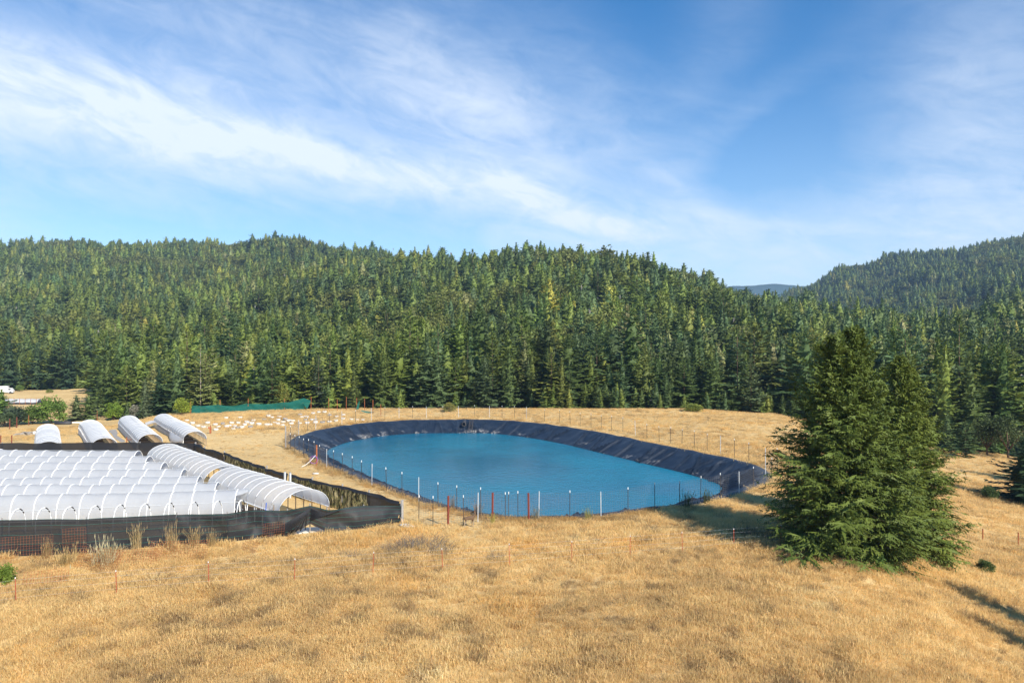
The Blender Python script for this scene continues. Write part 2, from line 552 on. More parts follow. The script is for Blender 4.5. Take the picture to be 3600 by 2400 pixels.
def base_h(x, y):
    x, y = np.asarray(x, float), np.asarray(y, float)
    yy = np.maximum(y, 20)
    px = 1800 + x / yy * F
    px = np.clip(px, PXS[0], PXS[-1])
    # hills, bilinear with eased columns
    ci = np.clip(np.searchsorted(PXS, px) - 1, 0, len(PXS) - 2)
    ct = (px - PXS[ci]) / (PXS[ci + 1] - PXS[ci])
    ct = ct * ct * (3 - 2 * ct)
    yi = np.clip(np.searchsorted(YS, yy) - 1, 0, len(YS) - 2)
    yt = np.clip((yy - YS[yi]) / (YS[yi + 1] - YS[yi]), 0, 1)
    zf = (TZ[ci, yi] * (1 - ct) + TZ[ci + 1, yi] * ct) * (1 - yt) + (TZ[ci, yi + 1] * (1 - ct) + TZ[ci + 1, yi + 1] * ct) * yt
    zf = zf + (vnoise(x, y, 70, 3) - 0.5) * 13 * smoothstep(220, 480, yy) + (vnoise(x, y, 170, 31) - 0.5) * 26 * smoothstep(330, 700, yy) * (1 - 0.6 * smoothstep(500, 700, yy) * smoothstep(1500, 1900, px) * (1 - smoothstep(2300, 2700, px)))
    # near plateau, falling away on the right and far left
    x0 = 20 + (yy - 47) * 0.34
    s = np.maximum(0, x - x0)
    zn = -7.0 * (1 - np.exp(-(s * s / (s + 6)) / 14.0))
    lx = np.maximum(0, -(x + 60 + 0.1 * (yy - 80)))
    zn = zn - np.minimum(5.3, 0.16 * lx * smoothstep(95, 125, yy))
    zn = zn + (vnoise(x, y, 9, 1) - 0.5) * 0.22 + (vnoise(x, y, 2.6, 2) - 0.5) * 0.10
    zn = zn - 0.0022 * np.maximum(0, 44 - yy) ** 2 * (vnoise(x, y, 30, 8) * 0.4)
    k = smoothstep(128, 158, yy)
    # the left side leaves the plateau earlier
    k = np.where(px < 640, smoothstep(118, 158, yy), k)
    return zn * (1 - k) + zf * k


def ground_h(x, y):
    z = base_h(x, y)
    x, y = np.asarray(x, float), np.asarray(y, float)
    near = (np.abs(x) < 45) & (y > 45) & (y < 145)
    if near.any():
        d = np.full(x.shape, -99.0)
        d[near] = inside_dist(x[near], y[near], RIM)
        lvl = smoothstep(-7, -1.0, d)
        z = z * (1 - lvl)
        z = z - 0.85 * np.clip(d, 0, 5.5)
    return z


def gz(x, y):
    return float(ground_h(np.array([x]), np.array([y]))[0])


def G(px, py):
    """where the ray through a photo pixel meets the ground"""
    u, v = (px - 1800) / F, (py - 1200) / F
    ys = np.concatenate([np.arange(24, 170, 0.4), np.arange(170, 500, 1.5)])
    d = (H0 - v * ys) - base_h(u * ys, ys)
    i = int(np.argmax(d < 0))
    if d[i] >= 0 or i == 0:
        return P0(px, py)
    t = d[i - 1] / (d[i - 1] - d[i])
    y = ys[i - 1] + t * (ys[i] - ys[i - 1])
    if 640 < px < 1400 and y > 153 and py > 1395:      # the crest before the wood
        y = 149.5
    return Vector((u * y, y, gz(u * y, y)))


TREE_PX = np.array([-900, 0, 320, 345, 385, 620, 680, 1000, 1250, 2000, 2700, 2900, 3100, 3300, 3600, 4500])
TREE_Y = np.array([290, 287, 282, 230, 182, 165, 160, 160, 161, 158, 156, 150, 143, 137, 132, 125.])


def tree_edge(px):
    return np.interp(px, TREE_PX, TREE_Y)


us = np.unique(np.concatenate([np.linspace(-2.2, -0.85, 30), np.arange(-0.85, 0.8501, 0.006), np.linspace(0.85, 2.2, 30)]))
rows = np.concatenate([np.arange(-80, 30, 5.0), np.arange(30, 170, 0.7), 170 * 1.016 ** np.arange(0, 175)])
UU, YY = np.meshgrid(us, rows)
XX = UU * np.maximum(YY, 30)
ZZ = ground_h(XX.ravel(), YY.ravel()).reshape(XX.shape)
TV = np.stack([XX, YY, ZZ], -1).reshape(-1, 3)
nr, nc = XX.shape
ii, jj = np.meshgrid(np.arange(nr - 1), np.arange(nc - 1), indexing='ij')
TF = np.stack([ii * nc + jj, ii * nc + jj + 1, (ii + 1) * nc + jj + 1, (ii + 1) * nc + jj], -1).reshape(-1, 4)
fy = TV[TF].mean(1)
fpx = 1800 + fy[:, 0] / np.maximum(fy[:, 1], 20) * F
is_for = fy[:, 1] > tree_edge(fpx)


def sub_mesh(sel, name, m_):
    f = TF[sel]
    u_, inv = np.unique(f, return_inverse=True)
    o = obj(name, mesh_np(name, TV[u_], inv.reshape(f.shape), m_, True))
    o['kind'] = 'structure'
    return o


tag(sub_mesh(~is_for, 'meadow', M_MEADOW), 'dry golden meadow sloping gently around the pond', 'meadow', None, 'structure')
tag(sub_mesh(is_for, 'forest_hill', M_FLOOR), 'dark forested hillsides rising behind the meadow', 'hill', None, 'structure')

# far blue mountain in the gap between the hills
mv, mf = [], []
prof = [(2100, 1060), (2400, 1035), (2560, 1012), (2620, 1004), (2680, 997), (2730, 995), (2780, 1000), (2850, 1006), (2950, 1010), (3200, 1030), (3600, 1050)]
PXM = np.arange(2100, 3601, 15)
PYM = np.interp(PXM, [p[0] for p in prof], [p[1] for p in prof]) + (vnoise(PXM, PXM * 0, 60, 4) - 0.5) * 10 + (vnoise(PXM, PXM * 0, 20, 5) - 0.5) * 4
gridm = []
for k, (f_, dy) in enumerate(((0.0, 3100), (0.35, 3400), (0.7, 3700), (1.0, 4000), (0.6, 4400), (0.0, 4900))):
    row = []
    for px, py in zip(PXM, PYM):
        topz = H0 + (1200 - py) / F * 4000
        row.append(((px - 1800) / F * dy, dy, -60 + (topz + 60) * f_ + (vnoise([px], [dy], 55, 6)[0] - .5) * 40 * (f_ not in (0.0, 1.0))))
    gridm.append(row)
mb = MB()
mb.grid(gridm)
tag(mb.build('mountain', simple('mountain_forest', (0.025, 0.055, 0.045), 0.95, 0.4, 0.004), None, True), 'far blue wooded mountain in the gap between hills', 'mountain', None, 'structure')

# ------------------------------------------------------------------ pond
RIMC = RIM
RIM = resample(RIMC, 1500)
for _ in range(12):
    RIM = (np.roll(RIM, 1, 0) + 2 * RIM + np.roll(RIM, -1, 0)) / 4
nv = len(RIM)
tang = np.roll(RIM, -1, 0) - np.roll(RIM, 1, 0)
tang /= np.linalg.norm(tang, axis=1)[:, None]
inn = np.stack([tang[:, 1], -tang[:, 0]], 1)
if inside_dist(np.array([RIM[0, 0] + inn[0, 0]]), np.array([RIM[0, 1] + inn[0, 1]]), RIMC)[0] < 0:
    inn = -inn
for _ in range(120):
    inn = (np.roll(inn, 1, 0) + 2 * inn + np.roll(inn, -1, 0)) / 4
    inn /= np.linalg.norm(inn, axis=1)[:, None]
WL = -1.72


def ring(d, z):
    return np.concatenate([RIM + inn * d, np.full((nv, 1), z)], 1)


prof_l = [(-0.75, 0.0), (-0.45, 0.11), (-0.15, 0.13), (0.15, 0.05), (0.6, -0.18), (1.1, -0.40), (1.6, -0.63), (2.1, -0.87), (2.6, -1.10), (3.1, -1.33), (3.6, -1.56), (4.1, -1.8), (4.7, -2.1)]
arc = np.arange(nv) * (np.linalg.norm(np.roll(RIM, -1, 0) - RIM, axis=1).mean())
rings = []
folds = [(rnd.uniform(0, arc[-1]), rnd.uniform(0.15, 0.40), rnd.uniform(0.09, 0.24), rnd.uniform(-0.9, 0.9)) for _ in range(120)]
for d, z in prof_l:
    q = ring(d, z)
    if 0.3 < d:
        bump_ = np.zeros(nv)
        for c, h, wd, sk in folds:
            dd = np.abs((arc - (c + sk * d)) % arc[-1])
            dd = np.minimum(dd, arc[-1] - dd)
            bump_ += h * np.exp(-(dd / wd) ** 2)
        q[:, 2] += np.clip(bump_, 0, 0.45) * min(1, (d - .3) / .8) + (vnoise(arc, arc * 0 + d * 1.2, 1.1, 7) - 0.5) * 0.16
    elif d < -0.6:
        q[:, 2] = ground_h(q[:, 0], q[:, 1]) - 0.06
    else:
        q[:, 2] += (vnoise(arc, arc * 0, 1.5, 12) - 0.5) * 0.14
        q[:, :2] += inn * ((vnoise(arc, arc * 0 + 3, 2.0, 13) - 0.5) * 0.35)[:, None]
    rings.append(q)
LV = np.concatenate(rings)
LF = []
for i in range(len(rings) - 1):
    for k in range(nv):
        LF.append((i * nv + k, i * nv + (k + 1) % nv, (i + 1) * nv + (k + 1) % nv, (i + 1) * nv + k))
lo = obj('pond_liner', mesh_np('pond_liner', LV, np.array(LF), M_LINER, True))
tag(lo, 'black wrinkled plastic liner covering the sloping banks of the pond', 'pond liner')
wr = RIM + inn * 4.4
wme = mesh_np('water', np.concatenate([wr, np.full((nv, 1), WL)], 1), [list(range(nv))], M_WATER)
RIM = RIMC
wo = obj('water', wme)
tag(wo, 'blue rippled water of the irrigation pond', 'water', None, 'structure')

# inlet pipe and ladder on the far bank
p = P0(1633, 1480)
e = empty('drain_pipe', 'black open pipe end lying on the far liner of the pond', 'pipe', (p.x, p.y - 0.9, -0.42))
b = MB()
b.tube([(0, 1.1, 0.42), (0, 0.2, 0.22), (0, -0.75, 0.06)], 0.33, 12, cap=False)
b.build('pipe', M_BLACKPVC, e, True)
b = MB()
b.lathe([(0.30, 0), (0.39, 0), (0.39, 0.10), (0.30, 0.10)], (0, 0, 0), 14)
c = b.build('pipe_collar', M_STEEL, e, True, (0, -0.76, 0.05))
c.rotation_euler = (R(72), 0, 0)
p = P0(1657, 1480)
e = empty('ladder', 'small dark ladder lying down the far liner beside the pipe', 'ladder', (p.x, p.y, 0.0))
b = MB()
for sx in (-0.3, 0.3):
    b.tube([(sx, 0.2, 0.2), (sx, -3.3, -1.35)], 0.05, 6)
b.build('rail', M_STEEL, e)
for k in range(7):
    b = MB()
    t = k / 7
    b.tube([(-0.3, -3.2 * t, 0.12 - 1.4 * t), (0.3, -3.2 * t, 0.12 - 1.4 * t)], 0.04, 6)
    b.build('rung', M_STEEL, e)

# ------------------------------------------------------------------ fences
def wires(mb_, pts, zs, vstep, zlo, zhi, wd):
    """woven wire hung along ground points: thin square wires"""
    for a, b_ in zip(pts[:-1], pts[1:]):
        a, b_ = Vector(a), Vector(b_)
        n = max(1, int((b_ - a).length / 3.0))
        for z in zs:
            q = [a.lerp(b_, i / n) + Vector((0, 0, z - 0.03 * math.sin(math.pi * i / n))) for i in range(n + 1)]
            mb_.tube(q, wd, 3, cap=False)
        if vstep:
            m_ = max(1, int((b_ - a).length / vstep))
            for i in range(m_):
                q = a.lerp(b_, i / m_)
                mb_.tube([q + Vector((0, 0, zlo)), q + Vector((0, 0, zhi))], wd, 3, cap=False)


def t_post(parent, base, h, kind, lean=0.012, tip=0.17):
    g = rnd.gauss
    top = Vector((base[0] + g(0, lean) * h, base[1] + g(0, lean) * h, base[2] + h))
    bs = Vector(base) - Vector((0, 0, 0.25))
    b_ = MB()
    m_, r_, nm, lab = {'steel': (M_STEEL, 0.030, 'post', None), 'galv': (M_GALV, 0.036, 'post', 'pale galvanised post'),
                       'red': (M_REDPOST, 0.085, 'post', 'thick round rust-red post'),
                       'wood': (M_GREYWOOD, 0.09, 'post', 'weathered wooden post'), 'thin': (M_REDTHIN, 0.019, 'post', None),
                       'rust': (M_RUST, 0.055, 'post', None)}[kind]
    b_.tube([bs, top], r_, 6)
    po = b_.build(nm, m_, parent)
    if lab:
        po['label'] = lab
    if kind in ('steel', 'thin') and tip:
        d = (top - bs).normalized()
        b_ = MB()
        b_.tube([top - d * tip, top + d * 0.01], r_ * 1.18, 6)
        b_.build('tip', M_TIP, po)
    return po


ZS = [0.08 + 0.165 * k for k in range(13)]


def wire_fence(label, posts, group='woven wire fences around the pond', vstep=0.3, h=2.25, kinds=None, nowire=()):
    """posts: (px, py, kind[, h])"""
    first = G(posts[0][0], posts[0][1])
    e_ = empty('wire_fence', label, 'fence', first, group)
    gp = []
    for q in posts:
        v = G(q[0], q[1])
        gp.append(v - first)
        hh = q[3] if len(q) > 3 else h * rnd.uniform(0.95, 1.04)
        t_post(e_, v - first, hh, q[2])
    b_ = MB()
    wires(b_, gp, ZS, vstep, 0.06, 2.06, 0.005)
    b_.build('wire_mesh', M_WIRE, e_)
    return e_


s_, g_, r_ = 'steel', 'galv', 'red'
wire_fence('near side wire fence with three thick rust-red posts along the pond',
           [(1472, 1840, s_), (1522, 1849, s_), (1575, 1849, r_), (1629, 1845, s_), (1680, 1834, g_), (1731, 1832, r_), (1777, 1832, s_), (1821, 1830, s_),
            (1859, 1834, r_), (1894, 1824, g_), (2003, 1822, s_), (2113, 1818, g_), (2208, 1806, s_), (2302, 1790, s_), (2388, 1784, s_), (2463, 1765, s_),
            (2533, 1755, s_), (2599, 1740, g_), (2648, 1721, s_), (2713, 1688, s_)], vstep=0.22)
wire_fence('far side wire fence following the rim past the drain pipe',
           [(2691, 1674, g_, 2.9), (2733, 1650, s_), (2633, 1625, s_), (2582, 1608, s_), (2533, 1596, g_), (2486, 1585, s_), (2442, 1575, s_), (2397, 1568, s_),
            (2357, 1560, s_), (2318, 1553, s_), (2275, 1543, s_), (2234, 1530, g_), (2190, 1517, s_), (2150, 1510, s_), (2114, 1505, s_), (2078, 1500, s_), (2040, 1496, s_),
            (2005, 1492, s_), (1967, 1486, s_), (1914, 1482, s_), (1851, 1473, g_), (1809, 1471, s_), (1765, 1470, s_), (1720, 1468, g_), (1668, 1468, s_), (1612, 1468, g_), (1557, 1469, s_),
            (1499, 1470, g_), (1451, 1471, s_), (1403, 1473, g_), (1353, 1477, s_), (1306, 1480, g_), (1250, 1486, s_), (1202, 1494, g_), (1159, 1503, s_), (1110, 1512, g_),
            (1081, 1518, s_), (1050, 1531, g_)], vstep=0)
wire_fence('left side wire fence running down the pond bank from the wooden corner post',
           [(1050, 1531, s_), (1021, 1556, s_), (1004, 1575, 'wood', 2.9), (1021, 1583, s_), (1036, 1590, s_), (1052, 1598, s_), (1069, 1606, s_), (1084, 1611, s_), (1104, 1621, s_),
            (1122, 1634, s_), (1149, 1648, g_), (1173, 1655, s_), (1205, 1667, s_), (1238, 1682, s_), (1271, 1696, s_), (1307, 1711, g_), (1359, 1730, s_), (1413, 1749, s_),
            (1472, 1768, g_), (1540, 1786, s_), (1606, 1801, s_), (1690, 1815, s_), (1788, 1826, s_)], vstep=0.3)

# low pasture fence of short red posts
pf = [(-60, 2140), (57, 2122), (410, 2090), (735, 2062), (1035, 2046), (1310, 2022), (1557, 2006), (1792, 1990), (2010, 1972), (2215, 1955), (2400, 1942), (2580, 1925), (2745, 1915), (2800, 1912)]
first = G(*pf[0])
e = empty('pasture_fence', 'low wire fence of short red posts crossing the dry pasture', 'fence', first)
gp = [G(*q) - first for q in pf]
for q in gp:
    t_post(e, q, rnd.uniform(1.30, 1.45), 'thin', 0.03, 0.07)
b = MB()
wires(b, gp, [0.35, 0.7, 1.05, 1.3], 0, 0, 0, 0.0028)
b.build('wire', M_GALV, e)
pf = [(3340, 1888), (3455, 1903), (3580, 1915), (3700, 1930)]
first = G(*pf[0])
e = empty('pasture_fence', 'low rusty post fence on the slope right of the big firs', 'fence', first)
gp = [G(*q) - first for q in pf]
for q in gp[1:]:
    t_post(e, q, 1.15, 'rust', 0.02)
b = MB()
wires(b, gp, [0.35, 0.7, 1.0], 0, 0, 0, 0.0028)
b.build('wire', M_WIRE, e)

# rust-red boundary posts at the back of the garden
bl = [(-60, 1520), (34, 1510), (59, 1503), (101, 1495), (225, 1487), (342, 1478), (381, 1472), (457, 1465), (565, 1461), (668, 1455)]
first = G(*bl[0])
e = empty('wire_fence', 'boundary fence of rust-red posts behind the white hoop houses', 'fence', first)
gp = [G(*q) - first for q in bl]
for i, q in enumerate(gp):
    t_post(e, q, 2.35, 'red' if i in (1, 2) else 'rust', 0.015)
b = MB()
wires(b, gp, [0.5, 1.0, 1.5, 2.0], 0, 0, 0, 0.004)
b.build('wire', M_WIRE, e)
bl = [(1093, 1437), (1156, 1438), (1186, 1446), (1217, 1438), (1254, 1440), (1282, 1442), (1311, 1454), (1339, 1466)]
first = G(*bl[0])
e = empty('wire_fence', 'boundary fence of rust-red posts right of the green shade cloth', 'fence', first)
gp = [G(*q) - first for q in bl]
for i, q in enumerate(gp):
    t_post(e, q, 2.4 + 0.3 * (i % 3 == 0), 'rust', 0.015)
b = MB()
wires(b, gp, [0.5, 1.0, 1.5, 2.0], 0, 0, 0, 0.004)
b.build('wire', M_WIRE, e)
for px, py, lab in ((41, 1557, 'lone rust-red post standing left of the white hoop houses'), (2, 1556, 'lone rust-red post at the left edge behind the back shade fence')):
    v = G(px, py)
    b = MB()
    b.tube([(0, 0, -0.2), (0.02, 0, 1.1)], 0.07, 8)
    tag(b.build('post', M_REDPOST, None, False, v), lab, 'post')


# cloth hung along a path of posts
def cloth(path, tops, bottoms, nu_per_m, nvv, fold, seed, mat_, parent, name, sag=0.0, flap=None):
    """path: list of (x, y); tops / bottoms: heights at each path point"""
    P_ = np.array(path, float)
    L = np.concatenate([[0], np.cumsum(np.linalg.norm(np.diff(P_, axis=0), axis=1))])
    n = max(4, int(L[-1] * nu_per_m))
    s = np.linspace(0, L[-1], n)
    X, Y = np.interp(s, L, P_[:, 0]), np.interp(s, L, P_[:, 1])
    T, B = np.interp(s, L, tops), np.interp(s, L, bottoms)
    tx, ty = np.gradient(X), np.gradient(Y)
    ln = np.hypot(tx, ty) + 1e-9
    nx, ny = ty / ln, -tx / ln
    GZ = ground_h(X, Y)
    g = []
    for k in range(nvv + 1):
        v = k / nvv
        off = (vnoise(s, s * 0 + v * 1.2, 0.55, seed) - 0.5) * fold * (1 - 0.5 * v) + (vnoise(s + v * 0.9, s * 0 + v * 2.0, 1.4, seed + 1) - 0.5) * fold * 1.6
        tp = T + (vnoise(s, s * 0, 1.6, seed + 2) - 0.5) * sag
        z = B + (tp - B) * v
        g.append(np.stack([X + nx * off, Y + ny * off, GZ + z], 1))
    b_ = MB()
    b_.grid([[tuple(q) for q in row] for row in g])
    o_ = b_.build(name, mat_, parent, True)
    return o_, g


front_px = [(-420, 1995), (-150, 1975), (0, 1958), (300, 1945), (619, 1915), (798, 1908), (900, 1896), (1010, 1886), (1090, 1880), (1150, 1874), (1280, 1856), (1408, 1838)]
fpath = [tuple(P0(*q)[:2]) for q in front_px]
ftop = [2.42, 2.42, 2.42, 2.3, 2.1, 2.02, 2.1, 1.85, 2.1, 1.75, 1.65, 1.35]
fbot = [0, 0, 0, 0, 0, 0, 0.0, 0.03, 0.75, 0.10, 0, 0]
e = empty('shade_fence', 'black shade cloth fence with green seam lines along the near side of the garden', 'fence', (0, 0, 0))
i0 = 4
co, g1 = cloth(fpath[:i0 + 1], ftop[:i0 + 1], fbot[:i0 + 1], 3.0, 12, 0.10, 21, M_CLOTH, e, 'cloth', 0.04)
co, g2 = cloth(fpath[i0:], ftop[i0:], fbot[i0:], 8.0, 24, 0.28, 31, M_CLOTH, e, 'cloth', 0.14)
co['label'] = 'loose wrinkled black cloth lifted from the ground near the corner'
for g in (g1, g2):
    b = MB()
    nn = len(g) - 1
    for fr in (0.16, 0.36, 0.58, 0.80, 0.97):
        row = g[int(round(fr * nn))]
        b.tube([Vector(q) + Vector((0.012, -0.03, 0)) for q in row], 0.007, 3, cap=False)
    b.build('seam_line', M_SEAM, e)
# pulled folds hanging either side of the gap
b = MB()
for k in range(26):
    t = k / 25
    u0 = P0(870 + 215 * t, 1893 - 14 * t)
    a0 = Vector((u0.x, u0.y - 0.22, 0.05 + 0.45 * t * t))
    pk = P0(1092, 1880)
    pk = Vector((pk.x - 0.05, pk.y - 0.18, 1.95))
    if k % 2 == 0:
        mid = a0.lerp(pk, 0.5) + Vector((0, -0.10, -0.32 * (1 - t)))
        b.tube([a0, a0.lerp(mid, .5) + Vector((0, -.05, -.05)), mid, pk], 0.05, 5, 0.02)
for k in range(9):
    t = k / 8
    u0 = P0(1130 + 60 * t, 1872 - 6 * t)
    pk = P0(1200, 1868)
    pk = Vector((pk.x, pk.y - 0.2, 1.65))
    pk2 = P0(1095, 1879)
    q = Vector((pk2.x, pk2.y - 0.16, 1.9 - 0.8 * t))
    b.tube([q, q.lerp(pk, .5) + Vector((0, -.08, -.30 * (1 - t))), pk], 0.04, 5, 0.03)
b.build('fold', M_CLOTH, e, True)
for x, y, h in [(fpath[i][0], fpath[i][1], ftop[i]) for i in range(1, len(fpath))]:
    b = MB()
    zb = gz(x, y)
    b.tube([(x - 0.1, y + 0.34, zb - 0.2), (x - 0.1, y + 0.34, zb + h + 0.05)], 0.045, 6)
    b.build('post', M_GREYWOOD, e)
b = MB()
x, y = fpath[-1]
b.tube([(x + 0.1, y, -0.2), (x + 0.1, y, 1.75)], 0.11, 6)
q = b.build('post', M_GREYWOOD, e)
q['label'] = 'thick grey wooden corner post'

# side fence with camouflage panels
side_px = [(1405, 1838), (1308, 1808), (1197, 1795), (1110, 1768), (1027, 1741), (925, 1707), (776, 1656), (683, 1628), (640, 1618)]
spath = [tuple(P0(*q)[:2]) for q in side_px]
spath = [(-8.6, 56.6), (-11.6, 58.6), (-14.2, 60.6), (-17.6, 63.9), (-20.3, 66.4), (-23.6, 69.9), (-31.2, 78.9), (-35.0, 82.9), (-37.2, 85.6)]
stop_ = [1.55, 1.9, 2.0, 1.95, 1.95, 1.95, 2.0, 1.95, 2.05]
e = empty('shade_fence', 'dark side fence with camouflage net panels between hoop house and pond', 'fence', (0, 0, 0))
segs = [(0, 1, M_CLOTH, None), (1, 2, M_CAMO, 'tan and green camouflage panel'), (2, 3, M_CAMO, 'tan and green camouflage panel'), (3, 4, M_CAMO, 'tan and green camouflage panel'),
        (4, 5, M_CLOTH, None), (5, 6, M_CAMO, 'dull olive mottled panel'), (6, 8, M_CLOTH, None)]
for i, (a, b_, m_, lab) in enumerate(segs):
    o_, g = cloth(spath[a:b_ + 1], stop_[a:b_ + 1], [0] * (b_ + 1 - a), 5, 10, 0.26, 40 + 3 * i, m_, e, 'cloth', 0.10)
    if lab:
        o_['label'] = lab
    row = g[-1]
    bb = MB()
    top = [Vector(q) for q in row]
    bb.grid([[t + Vector((0.03, -0.03, 0.03 + 0.05 * vnoise([k * .3], [i], 1, 3)[0])) for k, t in enumerate(top)],
             [t + Vector((-0.05, -0.09, -0.08 - 0.16 * vnoise([k * .35], [i], 1, 5)[0])) for k, t in enumerate(top)]])
    bb.build('hem', M_CLOTH, e, True)
for i, (x, y) in enumerate(spath):
    b = MB()
    b.tube([(x + 0.12, y + 0.1, -0.2), (x + 0.12, y + 0.1, stop_[i] + 0.18)], 0.07, 6)
    b.build('post', M_GREYWOOD, e)
for t in (0.0, 0.25):
    q = Vector((*spath[4], 0)).lerp(Vector((*spath[3], 0)), t)
    b = MB()
    b.tube([(q.x - 0.25, q.y - 0.25, 0.0), (q.x - 0.25, q.y - 0.25, 2.2)], 0.10, 6)
    z = b.build('post', M_GALV, e)
    z['label'] = 'pale post with white sleeve'

back = [(-76, 85.6), (-60, 85.9), (-50, 86.2), (-44, 86.3), (-40.4, 86.4), (-37.2, 85.6)]
e = empty('shade_fence', 'black shade cloth fence along the back of the garden before the hoop houses', 'fence', (0, 0, 0))
cloth(back, [2.05] * 6, [0.35] * 6, 3, 8, 0.16, 71, M_CLOTH, e, 'cloth', 0.10)
for x, y in back:
    b = MB()
    b.tube([(x, y + 0.15, -0.2), (x, y + 0.15, 2.15)], 0.06, 6)
    b.build('post', M_GREYWOOD, e)

# green shade cloth at the back
gpx = [(673, 1454), (770, 1450), (872, 1444), (1000, 1439), (1070, 1438)]
gpath = [tuple(G(*q)[:2]) for q in gpx]
e = empty('shade_fence', 'torn green shade cloth fence standing before the trees', 'fence', (0, 0, 0))
P5 = np.array(gpath)
Ls = []
tops = []
pp = []
for i in range(4):
    for k in range(6):
        t = k / 6
        pp.append(tuple(P5[i] * (1 - t) + P5[i + 1] * t))
        tops.append(1.62 - 0.45 * math.sin(math.pi * t) * (0.9 if i in (1, 2) else 0.25))
pp.append(gpath[-1])
tops.append(1.0)
cloth(pp, tops, [0.0] * len(pp), 1.6, 6, 0.25, 81, M_GREENCLOTH, e, 'cloth', 0.12)
a, c_, d_ = G(1012, 1439), G(1066, 1437), G(1093, 1437)
b = MB()
zt = lambda py, y: H0 - (py - 1200) / F * y
b.v = [(a.x, a.y, zt(1437, a.y)), (a.x, a.y, zt(1415, a.y)), (c_.x, c_.y + 0.3, zt(1399, c_.y)), (d_.x, d_.y, zt(1408, d_.y)), (c_.x, c_.y + .1, zt(1415, c_.y)), (d_.x - 0.7, d_.y - .2, zt(1437, d_.y)), (d_.x - 1.6, d_.y - .2, zt(1418, d_.y))]
b.f = [[0, 1, 2, 4], [2, 3, 6, 4], [3, 5, 6]]
q = b.build('flap', M_GREENCLOTH, e)
q['label'] = 'loose raised end of the green cloth'
for i, (px, py, h) in enumerate([(670, 1454, 2.6), (773, 1450, 2.6), (872, 1444, 2.5), (1000, 1439, 2.3), (1093, 1437, 2.7)]):
    v = G(px, py)
    b = MB()
    b.tube([(v.x, v.y + 0.1, v.z - 0.2), (v.x, v.y + 0.1, v.z + h)], 0.06, 6)
    b.build('post', M_RUST, e)
v = G(1252, 1438)
b = MB()
b.grid([[(0, 0, 0.1), (0.5, 0.1, 0)], [(0.2, 0, 1.0), (0.6, 0.1, 0.9)], [(0.7, 0, 1.9), (0.75, 0.1, 1.7)]])
tag(b.build('cloth_scrap', M_GREENCLOTH, None, True, v), 'scrap of green shade cloth hanging on a rust-red post', 'cloth')
v = G(1300, 1453)
b = MB()
b.grid([[(-1.8, 0, .5), (-.8, 0, .15), (.2, 0, 0.05), (.8, 0, .25)], [(-1.7, .2, .62), (-.7, .3, .42), (.3, .3, .3), (.85, .2, .4)]])
tag(b.build('cloth_scrap', M_GREENCLOTH, None, True, v), 'dark scrap of green cloth lying on the grass by rust-red posts', 'cloth')


# ------------------------------------------------------------------ hoop houses and row tunnels
def arch(c, p, hw, z0, rise, n=14, flat=0.9):
    """points of a hoop across direction p, springing at z0"""
    out = []
    for k in range(n + 1):
        a = math.pi * k / n
        out.append(Vector((c[0] - p[0] * hw * math.cos(a), c[1] - p[1] * hw * math.cos(a), z0 + rise * math.sin(a) ** flat)))
    return out


def tunnel(e_, A, B, hw, z0, rise, step, film, hoop_r, sag=0.02, legs=None, leg_step=None, n=14, cover_lo=0.0, part='cover', hoop_from=None, under=0.0):
    A, B = Vector(A), Vector(B)
    L = (B - A).length
    d = (B - A) / L
    p = (d.y, -d.x) if d.y != 0 or d.x != 0 else (0, 1)
    if p[0] < 0:
        p = (-p[0], -p[1])
    nh = int(round(L / step))
    g = []
    for i in range(nh * 4 + 1):
        t = i / (nh * 4)
        c = A + (B - A) * t
        ph = abs(math.sin(math.pi * i / 4))
        k = 1 - sag * ph + rnd.uniform(-0.006, 0.006)
        jit = rnd.uniform(-0.015, 0.015)
        zg = gz(c.x, c.y)
        row = arch((c.x, c.y), p, hw * (1 - under) * (k if ph else 1), zg + z0 + cover_lo, (rise - cover_lo) * k + jit, n)
        g.append(row)
    b_ = MB()
    b_.grid(g)
    b_.build(part, film, e_, True)
    for i in range(nh + 1):
        c = A + (B - A) * (i / nh)
        zg = gz(c.x, c.y)
        pts_ = arch((c.x, c.y), p, hw * 1.004, zg + z0, rise * 1.006, n)
        pts_ = [Vector((pts_[0].x, pts_[0].y, zg if not legs else pts_[0].z))] + pts_ + [Vector((pts_[-1].x, pts_[-1].y, zg if not legs else pts_[-1].z))]
        b_ = MB()
        b_.tube(pts_, hoop_r, 5)
        b_.build('hoop', M_PVCDULL if film is not M_FILM else M_PVC, e_, True)
    if legs:
        ns = int(round(L / leg_step))
        for side in (-1, 1):
            for i in range(ns + 1):
                c = A + (B - A) * (i / ns)
                zg = gz(c.x, c.y)
                b_ = MB()
                x, y = c.x + side * p[0] * hw, c.y + side * p[1] * hw
                b_.tube([(x, y, zg - 0.1), (x, y, zg + z0 + 0.03)], 0.045, 5)
                b_.build('leg', M_PVC if side < 0 else M_WOOD, e_)
            a_, c_ = A + Vector((side * p[0] * hw, side * p[1] * hw, 0)), B + Vector((side * p[0] * hw, side * p[1] * hw, 0))
            b_ = MB()
            b_.tube([(a_.x, a_.y, gz(a_.x, a_.y) + z0), (c_.x, c_.y, gz(c_.x, c_.y) + z0)], 0.05, 5)
            b_.build('side_rail', M_PVC, e_)
    b_ = MB()
    b_.tube([A + Vector((0, 0, gz(A.x, A.y) + z0 + rise + 0.015)), B + Vector((0, 0, gz(B.x, B.y) + z0 + rise + 0.015))], 0.016, 4)
    b_.build('ridge_line', M_GALV, e_)
    return p


